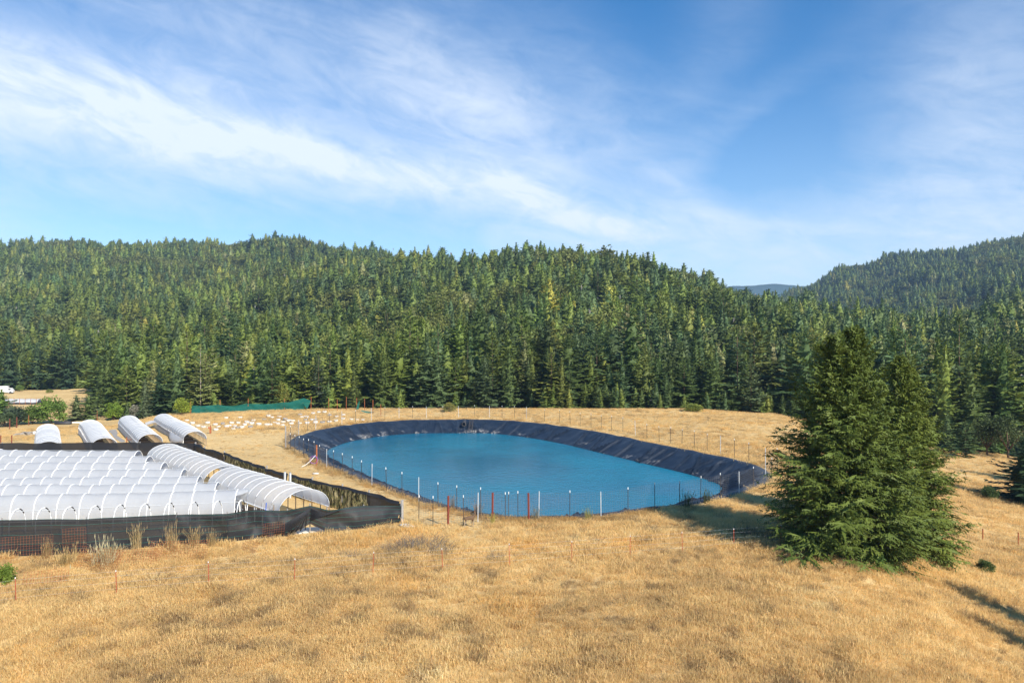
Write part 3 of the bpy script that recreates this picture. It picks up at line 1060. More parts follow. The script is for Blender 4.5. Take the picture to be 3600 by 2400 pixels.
rows_w = [  # right end (X, D), left end at the frame's edge (D at X=-40 .. beyond)
    ((-21.9, 58.4), (-56.0, 54.2)), ((-24.8, 61.6), (-58.0, 58.6)), ((-27.7, 64.8), (-60.0, 62.0)), ((-30.5, 68.0), (-62, 66.9)),
    ((-34.1, 71.7), (-64, 71.2)), ((-37.4, 75.4), (-66, 75.9)), ((-40.5, 79.2), (-66, 80.0))]
rl = ['nearest covered white film row tunnel, beside the row of bare hoops', 'second white film row tunnel behind the bare hoops', 'third white film row tunnel behind the bare hoops',
      'middle white film row tunnel, fourth behind the bare hoops', 'fifth white film row tunnel behind the bare hoops', 'sixth white film row tunnel, last but one before the back fence', 'farthest white film row tunnel before the black back fence']
for (a, b_), lab in zip(rows_w, rl):
    e = empty('row_tunnel', lab, 'row tunnel', (0, 0, 0), 'low film tunnels in rows')
    tunnel(e, (a[0], a[1], 0), (b_[0], b_[1], 0), 1.15, 0.35, 1.82, 1.65, M_FILM, 0.036, 0.03)
    q = MB()
    for side in (-1, 1):
        q.tube([(a[0], a[1] + side * 1.15, 0.33), (b_[0], b_[1] + side * 1.15, 0.33)], 0.03, 5)
    q.build('base_rail', M_PVC, e)
# bare hoops in front
A, B = Vector((-20.3, 54.8, 0)), Vector((-50.0, 49.1, 0))
e = empty('row_tunnel', 'row of bare white hoops with no film behind the near shade cloth', 'row tunnel', (0, 0, 0), 'low film tunnels in rows')
nh = 18
d = (B - A).normalized()
pp2 = (d.y, -d.x) if -d.x > 0 else (-d.y, d.x)
for i in range(nh + 1):
    c = A.lerp(B, i / nh)
    pts = arch((c.x, c.y), (0.12, 0.99) if True else pp2, 0.75, 0.9, 1.22, 14)
    pts = [Vector((pts[0].x, pts[0].y, 0))] + pts + [Vector((pts[-1].x, pts[-1].y, 0))]
    b = MB()
    b.tube([q + Vector((rnd.uniform(-.01, .01), 0, 0)) for q in pts], 0.034, 6)
    b.build('hoop', M_PVC, e, True)
    b = MB()
    b.tube(pts[9:13], 0.040, 6)
    b.build('dark_stretch', M_BLACKPVC, e, True)  # darker stretch laid over one side of each bare hoop
b = MB()
b.tube([A + Vector((0, 0, 2.0)), A.lerp(B, .5) + Vector((0, 0, 1.93)), B + Vector((0, 0, 2.0))], 0.022, 4)
b.build('ridge_line', M_GALV, e)
b = MB()
for y_ in (-0.75, 0.75):
    b.tube([A + Vector((0, y_, 0.35)), B + Vector((0, y_, 0.35))], 0.03, 5)
b.build('base_rail', M_BLACKPVC, e)
# loose film end over a bare hoop at the right end of the nearest row
A2 = Vector((-21.9, 58.4, 0))
e = empty('row_tunnel', 'last bare hoop with a torn film corner at the nearest row end', 'row tunnel', A2)
pts = arch((1.2, 0.2), (0.12, 0.99), 1.15, 0.35, 1.82)
b = MB()
b.tube([Vector((pts[0].x, pts[0].y, 0))] + pts + [Vector((pts[-1].x, pts[-1].y, 0))], 0.036, 6)
b.build('hoop', M_PVC, e, True)
pa = arch((-0.05, 0.0), (0.12, 0.99), 1.15, 0.35, 1.82)
b = MB()
b.grid([[pa[k] for k in range(4, 10)], [pa[k].lerp(pts[k], 0.45) + Vector((0, 0, 0.08)) for k in range(4, 10)], [pts[6].lerp(pts[7], (k - 4) / 5) for k in range(4, 10)]])
b.build('cover', M_FILM, e, True)

ax = Vector((0.663, -0.749, 0))
A = Vector((-37.6, 79.5, 0))
B = Vector((-25.9, 66.2, 0))
e = empty('hoop_house', 'large ribbed white film hoop house, back one of the joined pair', 'hoop house', (0, 0, 0), 'large hoop houses inside the shade fence')
tunnel(e, A, B, 2.0, 1.35, 1.5, 1.45, M_FILMBIG, 0.026, 0.012, True, 1.45, 16)
A = Vector((-25.1, 65.2, 0))
B = Vector((-15.6, 55.0, 0))
e = empty('hoop_house', 'large ribbed white film hoop house with open near end at the corner', 'hoop house', (0, 0, 0), 'large hoop houses inside the shade fence')
tunnel(e, A, B, 2.05, 1.30, 1.52, 1.45, M_FILMBIG, 0.026, 0.012, True, 1.45, 16)
for k, (x, y) in enumerate(((-18.6, 54.9), (-17.8, 54.2))):
    b = MB()
    b.tube([(x, y, 0), (x + 0.15, y, 1.9)], 0.035, 6)
    tag(b.build('stake', simple('blue_stake', (0.03, 0.12, 0.55)) if k == 0 else M_WOOD, None), ['short blue stake leaning at the open hoop house end', 'short wooden stake at the open hoop house end'][k], 'stake')

hh = [((-71, 111.7), (-55.6, 87.6), 'leftmost of the four white hoop houses behind the back fence'), ((-66.5, 115), (-50.4, 90.4), 'second from left white hoop house behind the back fence'),
      ((-61.9, 118), (-46.8, 94.6), 'third from left white hoop house, open end by grey sand patch'), ((-57.7, 121), (-42.5, 98), 'rightmost white hoop house with torn sheet hanging off its side')]
for i, (a, b_, lab) in enumerate(hh):
    e = empty('hoop_house', lab, 'hoop house', (0, 0, 0), 'four white hoop houses behind the back fence')
    p = tunnel(e, (a[0], a[1], 0), (b_[0], b_[1], 0), 1.45, 0.95, 1.12, 1.6, M_FILMOPQ, 0.035, 0.02, True, 0.95, 14)
    if i == 3:
        a, b_ = Vector((*a, 0)), Vector((*b_, 0))
        sd_ = Vector((-p[0], -p[1], 0))
        for t0, t1, dep, lab2 in ((0.60, 0.98, 1.0, 'loose sheet sagging to the ground'), (0.0, 0.12, 0.5, 'flap blown out at the far end')):
            g = []
            for k in range(13):
                t = t0 + (t1 - t0) * k / 12
                c = a.lerp(b_, t) + sd_ * 1.46
                bul = math.sin(math.pi * k / 12)
                row = []
                for m_ in range(6):
                    v = m_ / 5
                    out_ = (0.55 * bul * math.sin(math.pi * v * .6) + 0.1 * v) if dep == 1.0 else 1.3 * v
                    row.append(c + sd_ * out_ + Vector((0, 0, 1.0 - dep * v * (0.35 + 0.65 * bul) + 0.07 * math.sin(k * 2.1 + m_))))
                g.append(row)
            q = MB()
            q.grid(g)
            q.build('loose_sheet', M_FILMOPQ, e, True)['label'] = lab2
    q = MB()
    c = Vector((*b_[:2], 0))
    zc = gz(c.x, c.y)
    for k in range(9):
        t = k / 8
        c = Vector((*a[:2], 0)).lerp(Vector((*b_[:2], 0)), t)
        q.box((c.x, c.y, gz(c.x, c.y) + 0.12), (1.6, 2.2, 0.3), 0.57)
    q.build('planting_bed', M_SOIL, e)

v = P0(595, 1520)
e = empty('pole', 'rusty pole leaning on the side of the rightmost hoop house', 'pole', v)
b = MB()
b.tube([(-0.35, -0.5, 0.0), (0.75, 0.1, 1.75)], 0.05, 6)
b.build('shaft', M_RUST, e)
e = empty('trellis', 'short rusty post and rail frame at the third hoop house end', 'frame', P0(462, 1560))
for sx in (-0.65, 0.65):
    b = MB()
    b.tube([(sx, 0, 0), (sx, 0, 0.95)], 0.06, 6)
    b.build('post', M_RUST, e)
b = MB()
b.tube([(-0.65, 0, 0.6), (0.65, 0, 0.6)], 0.04, 6)
b.build('rail', M_RUST, e)
b = MB()
b.box((0, 0, 0.22), (2.6, 0.55, 0.36), 0.05)
b.tube([(-1.3, 0, 0.42), (1.3, 0.05, 0.42)], 0.14, 8)
tag(b.build('tarp_roll', M_BLACKPVC, None, True, P0(222, 1492)), 'rolled black tarp lying between two white hoop houses', 'tarp')
b = MB()
b.tube([(-2.2, 0, 0.10), (0, 0.1, 0.14), (2.2, 0.5, 0.10)], 0.11, 8)
tag(b.build('pipe', M_PVC, None, True, P0(264, 1488)), 'white pipe lying beside the rolled black tarp', 'pipe')
e = empty('debris_pile', 'small heap of grey boards left of the hoop houses', 'pile', P0(95, 1530))
for k in range(7):
    b = MB()
    b.box((rnd.uniform(-1.2, 1.2), rnd.uniform(-.5, .5), 0.12 + 0.09 * k * .7), (rnd.uniform(1.2, 2.2), 0.25, 0.07), rnd.uniform(-0.7, 0.7))
    b.build('board', M_GREYWOOD, e)
b = MB()
b.box((0, 0, 0), (0.9, 0.6, 0.35), 0.3)
b.build('white_box', M_TIP, e, False, (1.3, 0.3, 0.4))

# grey sand patch between hoop houses
def patch(name, pts, m_, label, cat, lift=0.05, n=6):
    c = np.array(pts, float)
    q = catmull(c, 4)
    cx, cy = q.mean(0)
    b_ = MB()
    rings_ = []
    for f_ in np.linspace(0.0, 1.0, n):
        ring_ = []
        for x, y in q:
            X, Y = cx + (x - cx) * f_, cy + (y - cy) * f_
            ring_.append((X, Y, gz(X, Y) + (lift if f_ < 1 else -0.05)))
        ring_.append(ring_[0])
        rings_.append(ring_)
    b_.grid(rings_)
    o_ = b_.build(name, m_, None, True)
    return tag(o_, label, cat, None, 'structure')


patch('path', [tuple(P0(x, y)[:2]) for x, y in ((378, 1510), (405, 1506), (414, 1520), (412, 1535), (445, 1552), (425, 1556), (402, 1540), (390, 1522))], M_ROAD, 'pale grey sandy patch between two hoop houses', 'path')
patch('path', [tuple(P0(x, y)[:2]) for x, y in ((1030, 1880), (1120, 1872), (1150, 1866), (1120, 1852), (1060, 1858))], M_PALESAND, 'pale sand behind the lifted black cloth', 'path')

# planted rows inside the small garden: bare soil
gx = [(-22.5, 55.2), (-16.0, 56.6), (-26.0, 65.5), (-39.5, 80.5), (-41.2, 79.4), (-22.5, 58.0)]
patch('soil', [p_ for p_ in gx], M_SOIL, 'bare soil under the hoop houses', 'soil', 0.03)

# ------------------------------------------------------------------ grow bags with dead stakes
gb = [(250, 430), (300, 440), (350, 445), (415, 465), (480, 410), (515, 440), (575, 458), (592, 435), (655, 447), (682, 420), (735, 440), (745, 412), (810, 420), (885, 422), (912, 420), (955, 400),
      (985, 412), (1035, 395), (1030, 422), (1110, 412), (1122, 387), (1185, 407), (1255, 407), (1325, 375), (1330, 402), (1395, 397), (1460, 392), (1520, 382), (1525, 342), (1585, 362), (1590, 330),
      (1660, 374), (1715, 372), (1765, 377), (150, 380), (340, 402), (410, 417), (560, 402), (540, 430), (620, 402), (700, 400), (1052, 370), (1000, 347), (990, 377), (1085, 385), (1205, 352),
      (1240, 377), (1247, 347), (1310, 312), (1415, 302), (1460, 332), (1360, 302), (1190, 330), (930, 352), (900, 340), (860, 372), (640, 352), (510, 357), (760, 385), (1300, 375), (440, 440), (620, 445), (200, 405)]
b = MB()
b.lathe([(0.0, 0.0), (0.38, 0.0), (0.44, 0.14), (0.45, 0.32), (0.43, 0.43), (0.40, 0.42), (0.39, 0.33)], (0, 0, 0), 14)
bagm = mesh_np('bag', np.array(b.v), b.f, M_BAG, True)
b = MB()
b.lathe([(0.40, 0.0), (0.2, 0.03), (0.0, 0.05)], (0, 0, 0.33), 12)
soilm = mesh_np('soil', np.array(b.v), b.f, M_SOIL, True)
b = MB()
b.tube([(0, 0, 0.3), (0.02, 0.03, 1.4)], 0.022, 5)
b.tube([(0.1, 0.1, 0.3), (0.3, 0.15, 0.85)], 0.012, 4)
b.tube([(-0.1, 0.05, 0.3), (-0.26, 0.0, 0.9)], 0.012, 4)
stalkm = mesh_np('stalk', np.array(b.v), b.f, M_WOOD, False)
spots = sorted([(600 + x * 0.3827, 1330 + (y + 14) * 0.3827) for x, y in gb], key=lambda q: -q[1])
q4 = [spots[i::1] for i in (0,)][0]
nrow = 4
per = math.ceil(len(q4) / nrow)
names = ['nearest band', 'second band', 'third band', 'farthest band']
for ri in range(nrow):
    band = sorted(q4[ri * per:(ri + 1) * per])
    for k, (px, py) in enumerate(band):
        v = G(px, py)
        grey = rnd.random() < 0.12
        st = rnd.random() < 0.45
        lab = '%s fabric grow bag%s, %s from left in the %s' % ('grey' if grey else 'white', ' with dead stalks' if st else '', ordw(k + 1), names[ri])
        e = empty('grow_bag', lab, 'grow bag', v, 'fabric grow bags in the dry grass', rnd.uniform(0, 6.28))
        s1 = rnd.uniform(0.85, 1.15)
        e.scale = (s1 * .85, s1 * .85, s1 * rnd.uniform(0.65, 1.0))
        o_ = obj('bag', bagm, e)
        o_.rotation_euler = (rnd.uniform(-.12, .12), rnd.uniform(-.12, .12), 0)
        if grey:
            o_.material_slots[0].link = 'OBJECT'
            o_.material_slots[0].material = M_GREYWOOD
        obj('soil', soilm, e)
        if st:
            obj('stalk', stalkm, e)

# ------------------------------------------------------------------ rusty mesh panels leaning in the grass
def mesh_panel(px, py, wdt, hgt, rz, tilt, label, step=0.16):
    wr_ = 0.0045 if abs(tilt) < 10 else 0.008
    v = G(px, py) + Vector((0, 0, 0.18))
    b_ = MB()
    n = int(wdt / step)
    for i in range(n + 1):
        x = -wdt / 2 + wdt * i / n
        bow = 0.12 * math.sin(math.pi * i / n)
        b_.tube([(x, bow, 0), (x + 0.02, bow * .6, hgt)], wr_, 3, cap=False)
    m_ = int(hgt / step)
    for k in range(m_ + 1):
        z = hgt * k / m_
        b_.tube([(-wdt / 2 + wdt * i / 8, 0.12 * math.sin(math.pi * i / 8) * (1 - .4 * k / m_), z) for i in range(9)], wr_, 3, cap=False)
    o_ = b_.build('rusty_mesh_panel', M_RUST, None, False, v)
    o_.rotation_euler = (R(tilt), 0, rz)
    return tag(o_, label, 'wire panel', 'rusty wire panels before the near shade cloth')


mesh_panel(70, 1978, 3.6, 1.5, 0.35, 0, 'upright rusty wire panel at left end of the near shade cloth')
mesh_panel(262, 1968, 1.3, 1.9, 0.35, 4, 'narrow upright rusty wire panel behind the tall pale weed')
mesh_panel(330, 2012, 3.4, 1.3, -0.35, -30, 'rusty wire panel leaning on the tall pale weed')
mesh_panel(620, 1970, 3.6, 1.2, 0.10, -40, 'flattened rusty wire panel in the grass below the black cloth')
mesh_panel(160, 2062, 2.2, 0.9, 0.5, -45, 'flattened rusty wire panel near the leftmost red posts')
mesh_panel(960, 1898, 1.5, 1.1, 0.6, 9, 'rusty wire panel bent against the loose wrinkled black cloth')
mesh_panel(870, 1945, 1.6, 0.7, -0.7, -35, 'small rusty wire panel sunk in grass below the loose cloth')
mesh_panel(480, 1990, 2.6, 1.0, 0.2, -42, 'flattened rusty wire panel between tall weed and wrinkled cloth')

# ------------------------------------------------------------------ trees
def kites(n):
    return np.zeros((n, 4, 3))


class Leafer:
    def __init__(s):
        s.q = []

    def kite(s, p, d, l, w_, up):
        """elongated leaf from p along d (unit) with the flat side facing up"""
        sdv = np.cross(d, up)
        nn = np.linalg.norm(sdv)
        if nn < 1e-6:
            return
        sdv = sdv / nn
        m_ = p + d * l * 0.45
        s.q.append((p, m_ + sdv * w_ * .5, p + d * l, m_ - sdv * w_ * .5))

    def mesh(s, name, m_):
        Q = np.array(s.q)
        n = len(Q)
        return mesh_np(name, Q.reshape(-1, 3), np.arange(n * 4).reshape(n, 4), m_)


def unit(v):
    return v / (np.linalg.norm(v) + 1e-9)


def conifer(seed, H, Rr, nw, nb, base=0.05, ex=0.85, droop=18, upt=35, twigs=7, kw=0.5, tl=0.42, sag=0.12, sparse=0.0, ragged=0.2, skew=0.0, core=0.0, gap=0.0):
    r = np.random.default_rng(seed)
    L = Leafer()
    off = r.uniform(0, 6.28)
    for i in range(nw):
        t = (i + r.uniform(-.3, .3)) / nw
        t = min(max(t, 0), 0.985)
        z = H * (base + (1 - base) * t)
        # widest about a sixth of the way up
        wid = ((1 - t) ** ex) * (0.72 + 0.28 * min(1, t / 0.14))
        el0 = -droop + (upt + droop) * t ** 1.3
        nbi = max(3, int(round(nb * (0.55 + 0.45 * (1 - t)))))
        for j in range(nbi):
            if r.random() < sparse:
                continue
            a = off + i * 2.4 + 6.283 * (j + r.uniform(-.3, .3)) / nbi
            l = Rr * wid * (1 + r.normal(0, ragged)) + 0.03 * Rr
            l *= 1 + .26 * math.sin(3 * a + off + 9 * t) * math.sin(13 * t + 2 * off) + .14 * math.sin(5 * a - 21 * t + off)
            l = max(l, 0.06 * Rr)
            if gap and math.sin(2 * a + 17 * t + off) * math.sin(3 * a - 11 * t) > 1 - gap:
                continue
            l *= 1 + skew * math.cos(a)
            e_ = math.radians(el0 + r.normal(0, 7))
            d = np.array([math.cos(a) * math.cos(e_), math.sin(a) * math.cos(e_), math.sin(e_)])
            sidev = np.array([-math.sin(a), math.cos(a), 0])
            o_ = np.array([0, 0, z])

            def pt(s_):
                return o_ + d * l * s_ + np.array([0, 0, -sag * l * s_ * (1 - s_) * 2 + 0.05 * l * s_ ** 3])
            for k in range(twigs):
                s_ = 0.18 + 0.80 * (k + r.uniform(0, 1)) / twigs
                sg = 1 if (k % 2) else -1
                ll = l * tl * (1.1 - 0.65 * s_) * r.uniform(0.7, 1.3)
                dd = unit(d * r.uniform(.45, .95) + sidev * sg * r.uniform(.4, 1.0) + np.array([0, 0, r.normal(-.12, .22)]))
                up = unit(np.array([math.cos(a) * .75 + r.normal(0, .35), math.sin(a) * .75 + r.normal(0, .35), .8 + r.normal(0, .2)]))
                L.kite(pt(s_), dd, ll, ll * kw * r.uniform(.7, 1.2), up)
            L.kite(pt(0.55), unit(d + np.array([0, 0, -.05])), l * .5, l * .22, unit(np.array([math.cos(a) * .5 + r.normal(0, .3), math.sin(a) * .5 + r.normal(0, .3), 1])))
    for k in range(5):
        a = k * 1.26
        L.kite(np.array([0, 0, H * (.88 + .012 * k)]), unit(np.array([math.cos(a) * .16, math.sin(a) * .16, 1])), H * .07, H * .03, np.array([math.cos(a), math.sin(a), 0.01]))
    if core:
        # inner mass of dense twigs
        ns, nz = 9, 9
        rad = lambda t: Rr * core * ((1 - t) ** ex) * (0.72 + 0.28 * min(1, t / 0.14))
        P_ = [[np.array([math.cos(6.283 * j / ns + i) * rad(i / nz), math.sin(6.283 * j / ns + i) * rad(i / nz), H * (base + (1 - base) * (i / nz) * .96)]) * (1 + r.normal(0, .01)) for j in range(ns)] for i in range(nz + 1)]
        jr = r.uniform(.6, 1.3, (nz + 1, ns))
        for i in range(nz + 1):
            for j in range(ns):
                P_[i][j][:2] *= jr[i][j]
        for i in range(nz):
            for j in range(ns):
                L.q.append((P_[i][j], P_[i][(j + 1) % ns], P_[i + 1][(j + 1) % ns], P_[i + 1][j]))
    return L


def trunk_mesh(name, H, r0, m_, bend=0.0):
    b_ = MB()
    b_.tube([(0, 0, -0.03 * H), (bend * .3, 0, H * .3), (bend * .6, 0, H * .65), (0, 0, H * .97)], r0, 7, r0 * 0.12)
    return mesh_np(name, np.array(b_.v), b_.f, m_, True)


def broadleaf(seed, H, Rr, nclump, per_, leaf, base=0.25, flat=0.8):
    r = np.random.default_rng(seed)
    L = Leafer()
    for i in range(nclump):
        d = unit(r.normal(0, 1, 3))
        if d[2] < -0.5:
            d[2] *= -0.6
        rr = r.uniform(0.55, 1.0)
        zc = H * (base + (1 - base) * .5)
        c = np.array([d[0] * Rr * rr * (1 + .2 * r.normal()), d[1] * Rr * rr, zc + d[2] * H * (1 - base) * .5 * rr])
        cr = Rr * r.uniform(0.16, 0.34)
        for k in range(per_):
            u = unit(r.normal(0, 1, 3))
            p_ = c + u * cr * r.uniform(.5, 1) * np.array([1, 1, flat])
            L.kite(p_, unit(u + r.normal(0, .5, 3)), leaf * r.uniform(.7, 1.4), leaf * .7, unit(r.normal(0, .6, 3) + np.array([0, 0, .6])))
    return L


def limbs(seed, H, Rr, r0, m_, name='trunk', base=0.25):
    r = np.random.default_rng(seed)
    b_ = MB()
    b_.tube([(0, 0, -0.04 * H), (0.05 * H * r.normal(), 0, H * base), (0.05 * H * r.normal(), .05, H * .75)], r0, 6, r0 * .3)
    for k in range(6):
        a = 6.28 * k / 6 + r.uniform(0, 1)
        b_.tube([(0, 0, H * base * r.uniform(.6, 1)), (math.cos(a) * Rr * .4, math.sin(a) * Rr * .4, H * (base + .15)), (math.cos(a) * Rr * .75, math.sin(a) * Rr * .75, H * (base + .4))], r0 * .5, 5, r0 * .12)
    return mesh_np(name, np.array(b_.v), b_.f, m_, True)


# unit-height conifer variants (scaled per tree)
NEAR = []
specs = [(0.185, 26, 8, .03, .66, 14, 52, 0.0), (0.215, 24, 9, .02, .62, 18, 45, 0.0), (0.150, 28, 7, .04, .62, 8, 55, 0.04), (0.195, 22, 8, .05, .58, 12, 50, 0.08), (0.230, 24, 9, .02, .74, 18, 45, 0.0), (0.140, 26, 7, .08, .58, 16, 45, .15),
         (0.215, 20, 8, .10, .50, 10, 50, 0.12), (0.170, 30, 8, .02, .78, 18, 45, 0.02)]
for i, (rr, nw, nb, bs, ex, dr, up, sp) in enumerate(specs):
    L = conifer(100 + i, 1.0, rr, nw, nb + 1, bs, ex, dr, up, 14, .46, .36, .14, sp, .20, core=.45 if sp < .1 else 0)
    NEAR.append((L.mesh('crown', M_NEEDLE), trunk_mesh('trunk', 1.0, 0.008, M_BARK)))
# far, lighter variants
lib = bpy.data.collections.new('forest_library')
for i, (rr, nw, nb, bs, ex, dr, up, sp) in enumerate(specs):
    L = conifer(200 + i, 1.0, rr * 1.05, 15, 8, bs, ex, dr, up, 7, .62, .46, .14, sp * .5, .20, core=.62)
    o_ = bpy.data.objects.new('conifer_kind_%02d' % i, L.mesh('crown', M_NEEDLE))
    lib.objects.link(o_)
for i in range(3):
    L = broadleaf(300 + i, 0.75, 0.24, 36, 12, 0.06, 0.12)
    o_ = bpy.data.objects.new('leafy_kind_%02d' % i, L.mesh('crown', M_LEAF))
    lib.objects.link(o_)
o_ = bpy.data.objects.new('snag_kind_00', conifer(420, 1.0, 0.12, 18, 6, .12, .8, 5, 25, 5, .12, .5, .05, .2, .35).mesh('crown', M_NEEDLE))
lib.objects.link(o_)
SNAG = []
for i in range(2):
    L = conifer(400 + i, 1.0, 0.13, 20, 6, .12, .8, 5, 25, 5, .10, .5, .05, .25, .35)
    SNAG.append((L.mesh('crown', M_NEEDLE), trunk_mesh('trunk', 1.0, 0.012, M_DEADWOOD)))
LONE = conifer(500, 1.0, 0.20, 26, 9, .10, .72, 2, 28, 10, .40, .36, .05, .06, .12)
LONE = (LONE.mesh('crown', M_NEEDLE), trunk_mesh('trunk', 1.0, 0.011, M_BARKPALE))
BROAD = []
for i in range(4):
    L = broadleaf(600 + i, 1.0, 0.40, 60, 34, 0.045, 0.06)
    BROAD.append((L.mesh('crown', M_LEAF), limbs(700 + i, 1.0, 0.40, 0.03, M_BARK)))

BUSH = []
for i in range(4):
    L = broadleaf(640 + i, 1.0, 0.50, 95, 34, 0.075, -0.12)
    BUSH.append((L.mesh('crown', M_LEAF), limbs(740 + i, 0.8, 0.40, 0.03, M_BARK, 'trunk', 0.1)))

TINTS = [('dark green', (0.030, 0.052, 0.020)), ('deep green', (0.031, 0.057, 0.030)), ('mid green', (0.052, 0.080, 0.024)), ('olive green', (0.070, 0.092, 0.026)), ('grey-green', (0.085, 0.105, 0.060)), ('yellow-green', (0.105, 0.120, 0.032))]
TW = [0.30, 0.26, 0.32, 0.07, 0.04, 0.01]


def tree(kindset, name, label, cat, x, y, h, wscale, tint, group, parts=True, z=None, rz=None, tboost=1.0):
    z = gz(x, y) if z is None else z
    rz = rnd.uniform(0, 6.28) if rz is None else rz
    crown, trunk = kindset
    e_ = empty(name, label, cat, (x, y, z - 0.05), group, rz)
    e_.scale = (h * wscale, h * wscale, h)
    a = obj('crown', crown, e_)
    a['tint'] = tuple(c_ * tboost for c_ in tint)
    if parts:
        b_ = obj('trunk', trunk, e_)
    return e_


# explicit trees seen apart in the photograph: (kind, px, D, height, width, tint, label)
heroes = [
    (LONE, 'conifer_tree', 705, 164, 16.5, 1.0, (0.14, 0.155, 0.045), 'tall lone conifer with bare pale trunk behind the green shade cloth'),
    (SNAG[0], 'dead_tree', 893, 166, 10.5, 1.1, (0.34, 0.31, 0.25), 'grey dead conifer, left of two behind the green shade cloth'),
    (SNAG[1], 'dead_tree', 926, 167, 10.3, 1.1, (0.32, 0.29, 0.23), 'grey dead conifer, right of two behind the green shade cloth'),
    (SNAG[0], 'dead_tree', 897, 470, 17, 0.9, (0.5, 0.47, 0.43), 'pale dead snag standing out on the hillside'),
    (SNAG[1], 'dead_tree', 2390, 420, 15, 1.0, (0.24, 0.19, 0.13), 'brown dying conifer high on the centre hill'),
    (BROAD[0], 'broadleaf_tree', 985, 163, 6.0, 0.85, (0.17, 0.165, 0.035), 'yellow-green rounded tree behind the green shade cloth'),
    (NEAR[1], 'conifer_tree', 1348, 161, 13.2, 1.0, (0.068, 0.092, 0.022), 'full olive conifer just behind the pond left of the pipe'),
    (NEAR[0], 'conifer_tree', 1245, 160, 9.3, 0.95, (0.080, 0.098, 0.024), 'short pointed olive conifer behind the rust-red boundary posts'),
    (NEAR[2], 'conifer_tree', 1975, 160, 11.5, 1.1, (0.098, 0.110, 0.025), 'yellowish slim conifer at the meadow edge behind the pond'),
    (NEAR[1], 'conifer_tree', 30, 286, 23.5, 0.95, (0.036, 0.060, 0.026), 'tall dense dark conifer at the back of the far left clearing'),
    (NEAR[4], 'conifer_tree', 130, 290, 18.5, 0.95, (0.040, 0.066, 0.028), 'dense dark conifer second from left behind the far clearing'),
    (NEAR[1], 'conifer_tree', 190, 288, 17.0, 1.0, (0.040, 0.064, 0.028), 'dense dark conifer right of centre behind the far clearing'),
    (NEAR[4], 'conifer_tree', 245, 284, 20.0, 0.9, (0.032, 0.056, 0.026), 'tall dark conifer at the right end of the far clearing'),
    (NEAR[1], 'conifer_tree', 560, 172, 12.5, 1.05, (0.024, 0.046, 0.018), 'very dark dense conifer behind the rightmost white hoop house'),
    (NEAR[4], 'conifer_tree', 610, 170, 11.3, 0.85, (0.026, 0.048, 0.018), 'very dark conifer left of the tall pale-trunked one'),
    (NEAR[3], 'conifer_tree', 510, 168, 9.5, 0.9, (0.075, 0.095, 0.045), 'grey-green conifer with visible trunk behind the third hoop house'),
    (NEAR[1], 'conifer_tree', 965, 178, 14.5, 1.0, (0.026, 0.050, 0.022), 'dark conifer directly behind the yellow-green rounded tree'),
    (NEAR[4], 'conifer_tree', 1075, 170, 14.5, 0.9, (0.026, 0.050, 0.022), 'dark tall conifer behind the raised end of the green cloth'),
    (NEAR[5], 'conifer_tree', 1120, 167, 13.0, 1.2, (0.060, 0.075, 0.045), 'thin grey-green conifer right of the green cloth flap'),
    (NEAR[3], 'conifer_tree', 1790, 162, 13.5, 1.0, (0.062, 0.088, 0.026), 'ragged green conifer above the middle of the pond'),
    (NEAR[1], 'conifer_tree', 2270, 166, 15.5, 0.9, (0.092, 0.110, 0.026), 'tall olive conifer rising behind the golden meadow'),
    (NEAR[6], 'conifer_tree', 2640, 158, 12.0, 1.1, (0.070, 0.092, 0.036), 'broad grey-green conifer at the meadow edge left of the big firs'),
    (NEAR[0], 'conifer_tree', 3460, 178, 26, 1.0, (0.085, 0.11, 0.05), 'very tall pale green conifer at the right edge of the picture'),
]
kill = []
hero_n = 0
for k, nm, px, D, h, ws, tint, lab in heroes:
    x = (px - 1800) / F * D
    tree(k, nm, lab, 'tree', x, D, h, ws * 0.95, tint, 'trees along the edge of the wood', True, tboost=1.5)
    kill.append((x, D, h * 0.14))
    hero_n += nm == 'conifer_tree'

# the wood: jittered grid of trees on the hills
pts = []
for y0, y1, s in ((122, 330, 5.6), (330, 700, 7.8), (700, 1750, 10.5)):
    for yy in np.arange(y0, y1, s):
        xm = 0.80 * yy + 10
        xs = np.arange(-xm, xm, s)
        pts.append(np.stack([xs + rng.uniform(-.45, .45, len(xs)) * s, yy + rng.uniform(-.45, .45, len(xs)) * s], 1))
pts = np.concatenate(pts)
upx = rng.uniform(-100, 3700, 210)                    # young growth along the edge of the wood
uy = tree_edge(upx) + rng.uniform(0.5, 7, 210)
young = np.stack([(upx - 1800) / F * uy, uy], 1)
n_old = len(pts)
pts = np.concatenate([pts, young])
is_young = np.arange(len(pts)) >= n_old
px = pxof(pts[:, 0], pts[:, 1])
kp = (pts[:, 1] > tree_edge(px) + vnoise(px, px * 0, 25, 9) * 5) | is_young
pts, is_young = pts[kp], is_young[kp]
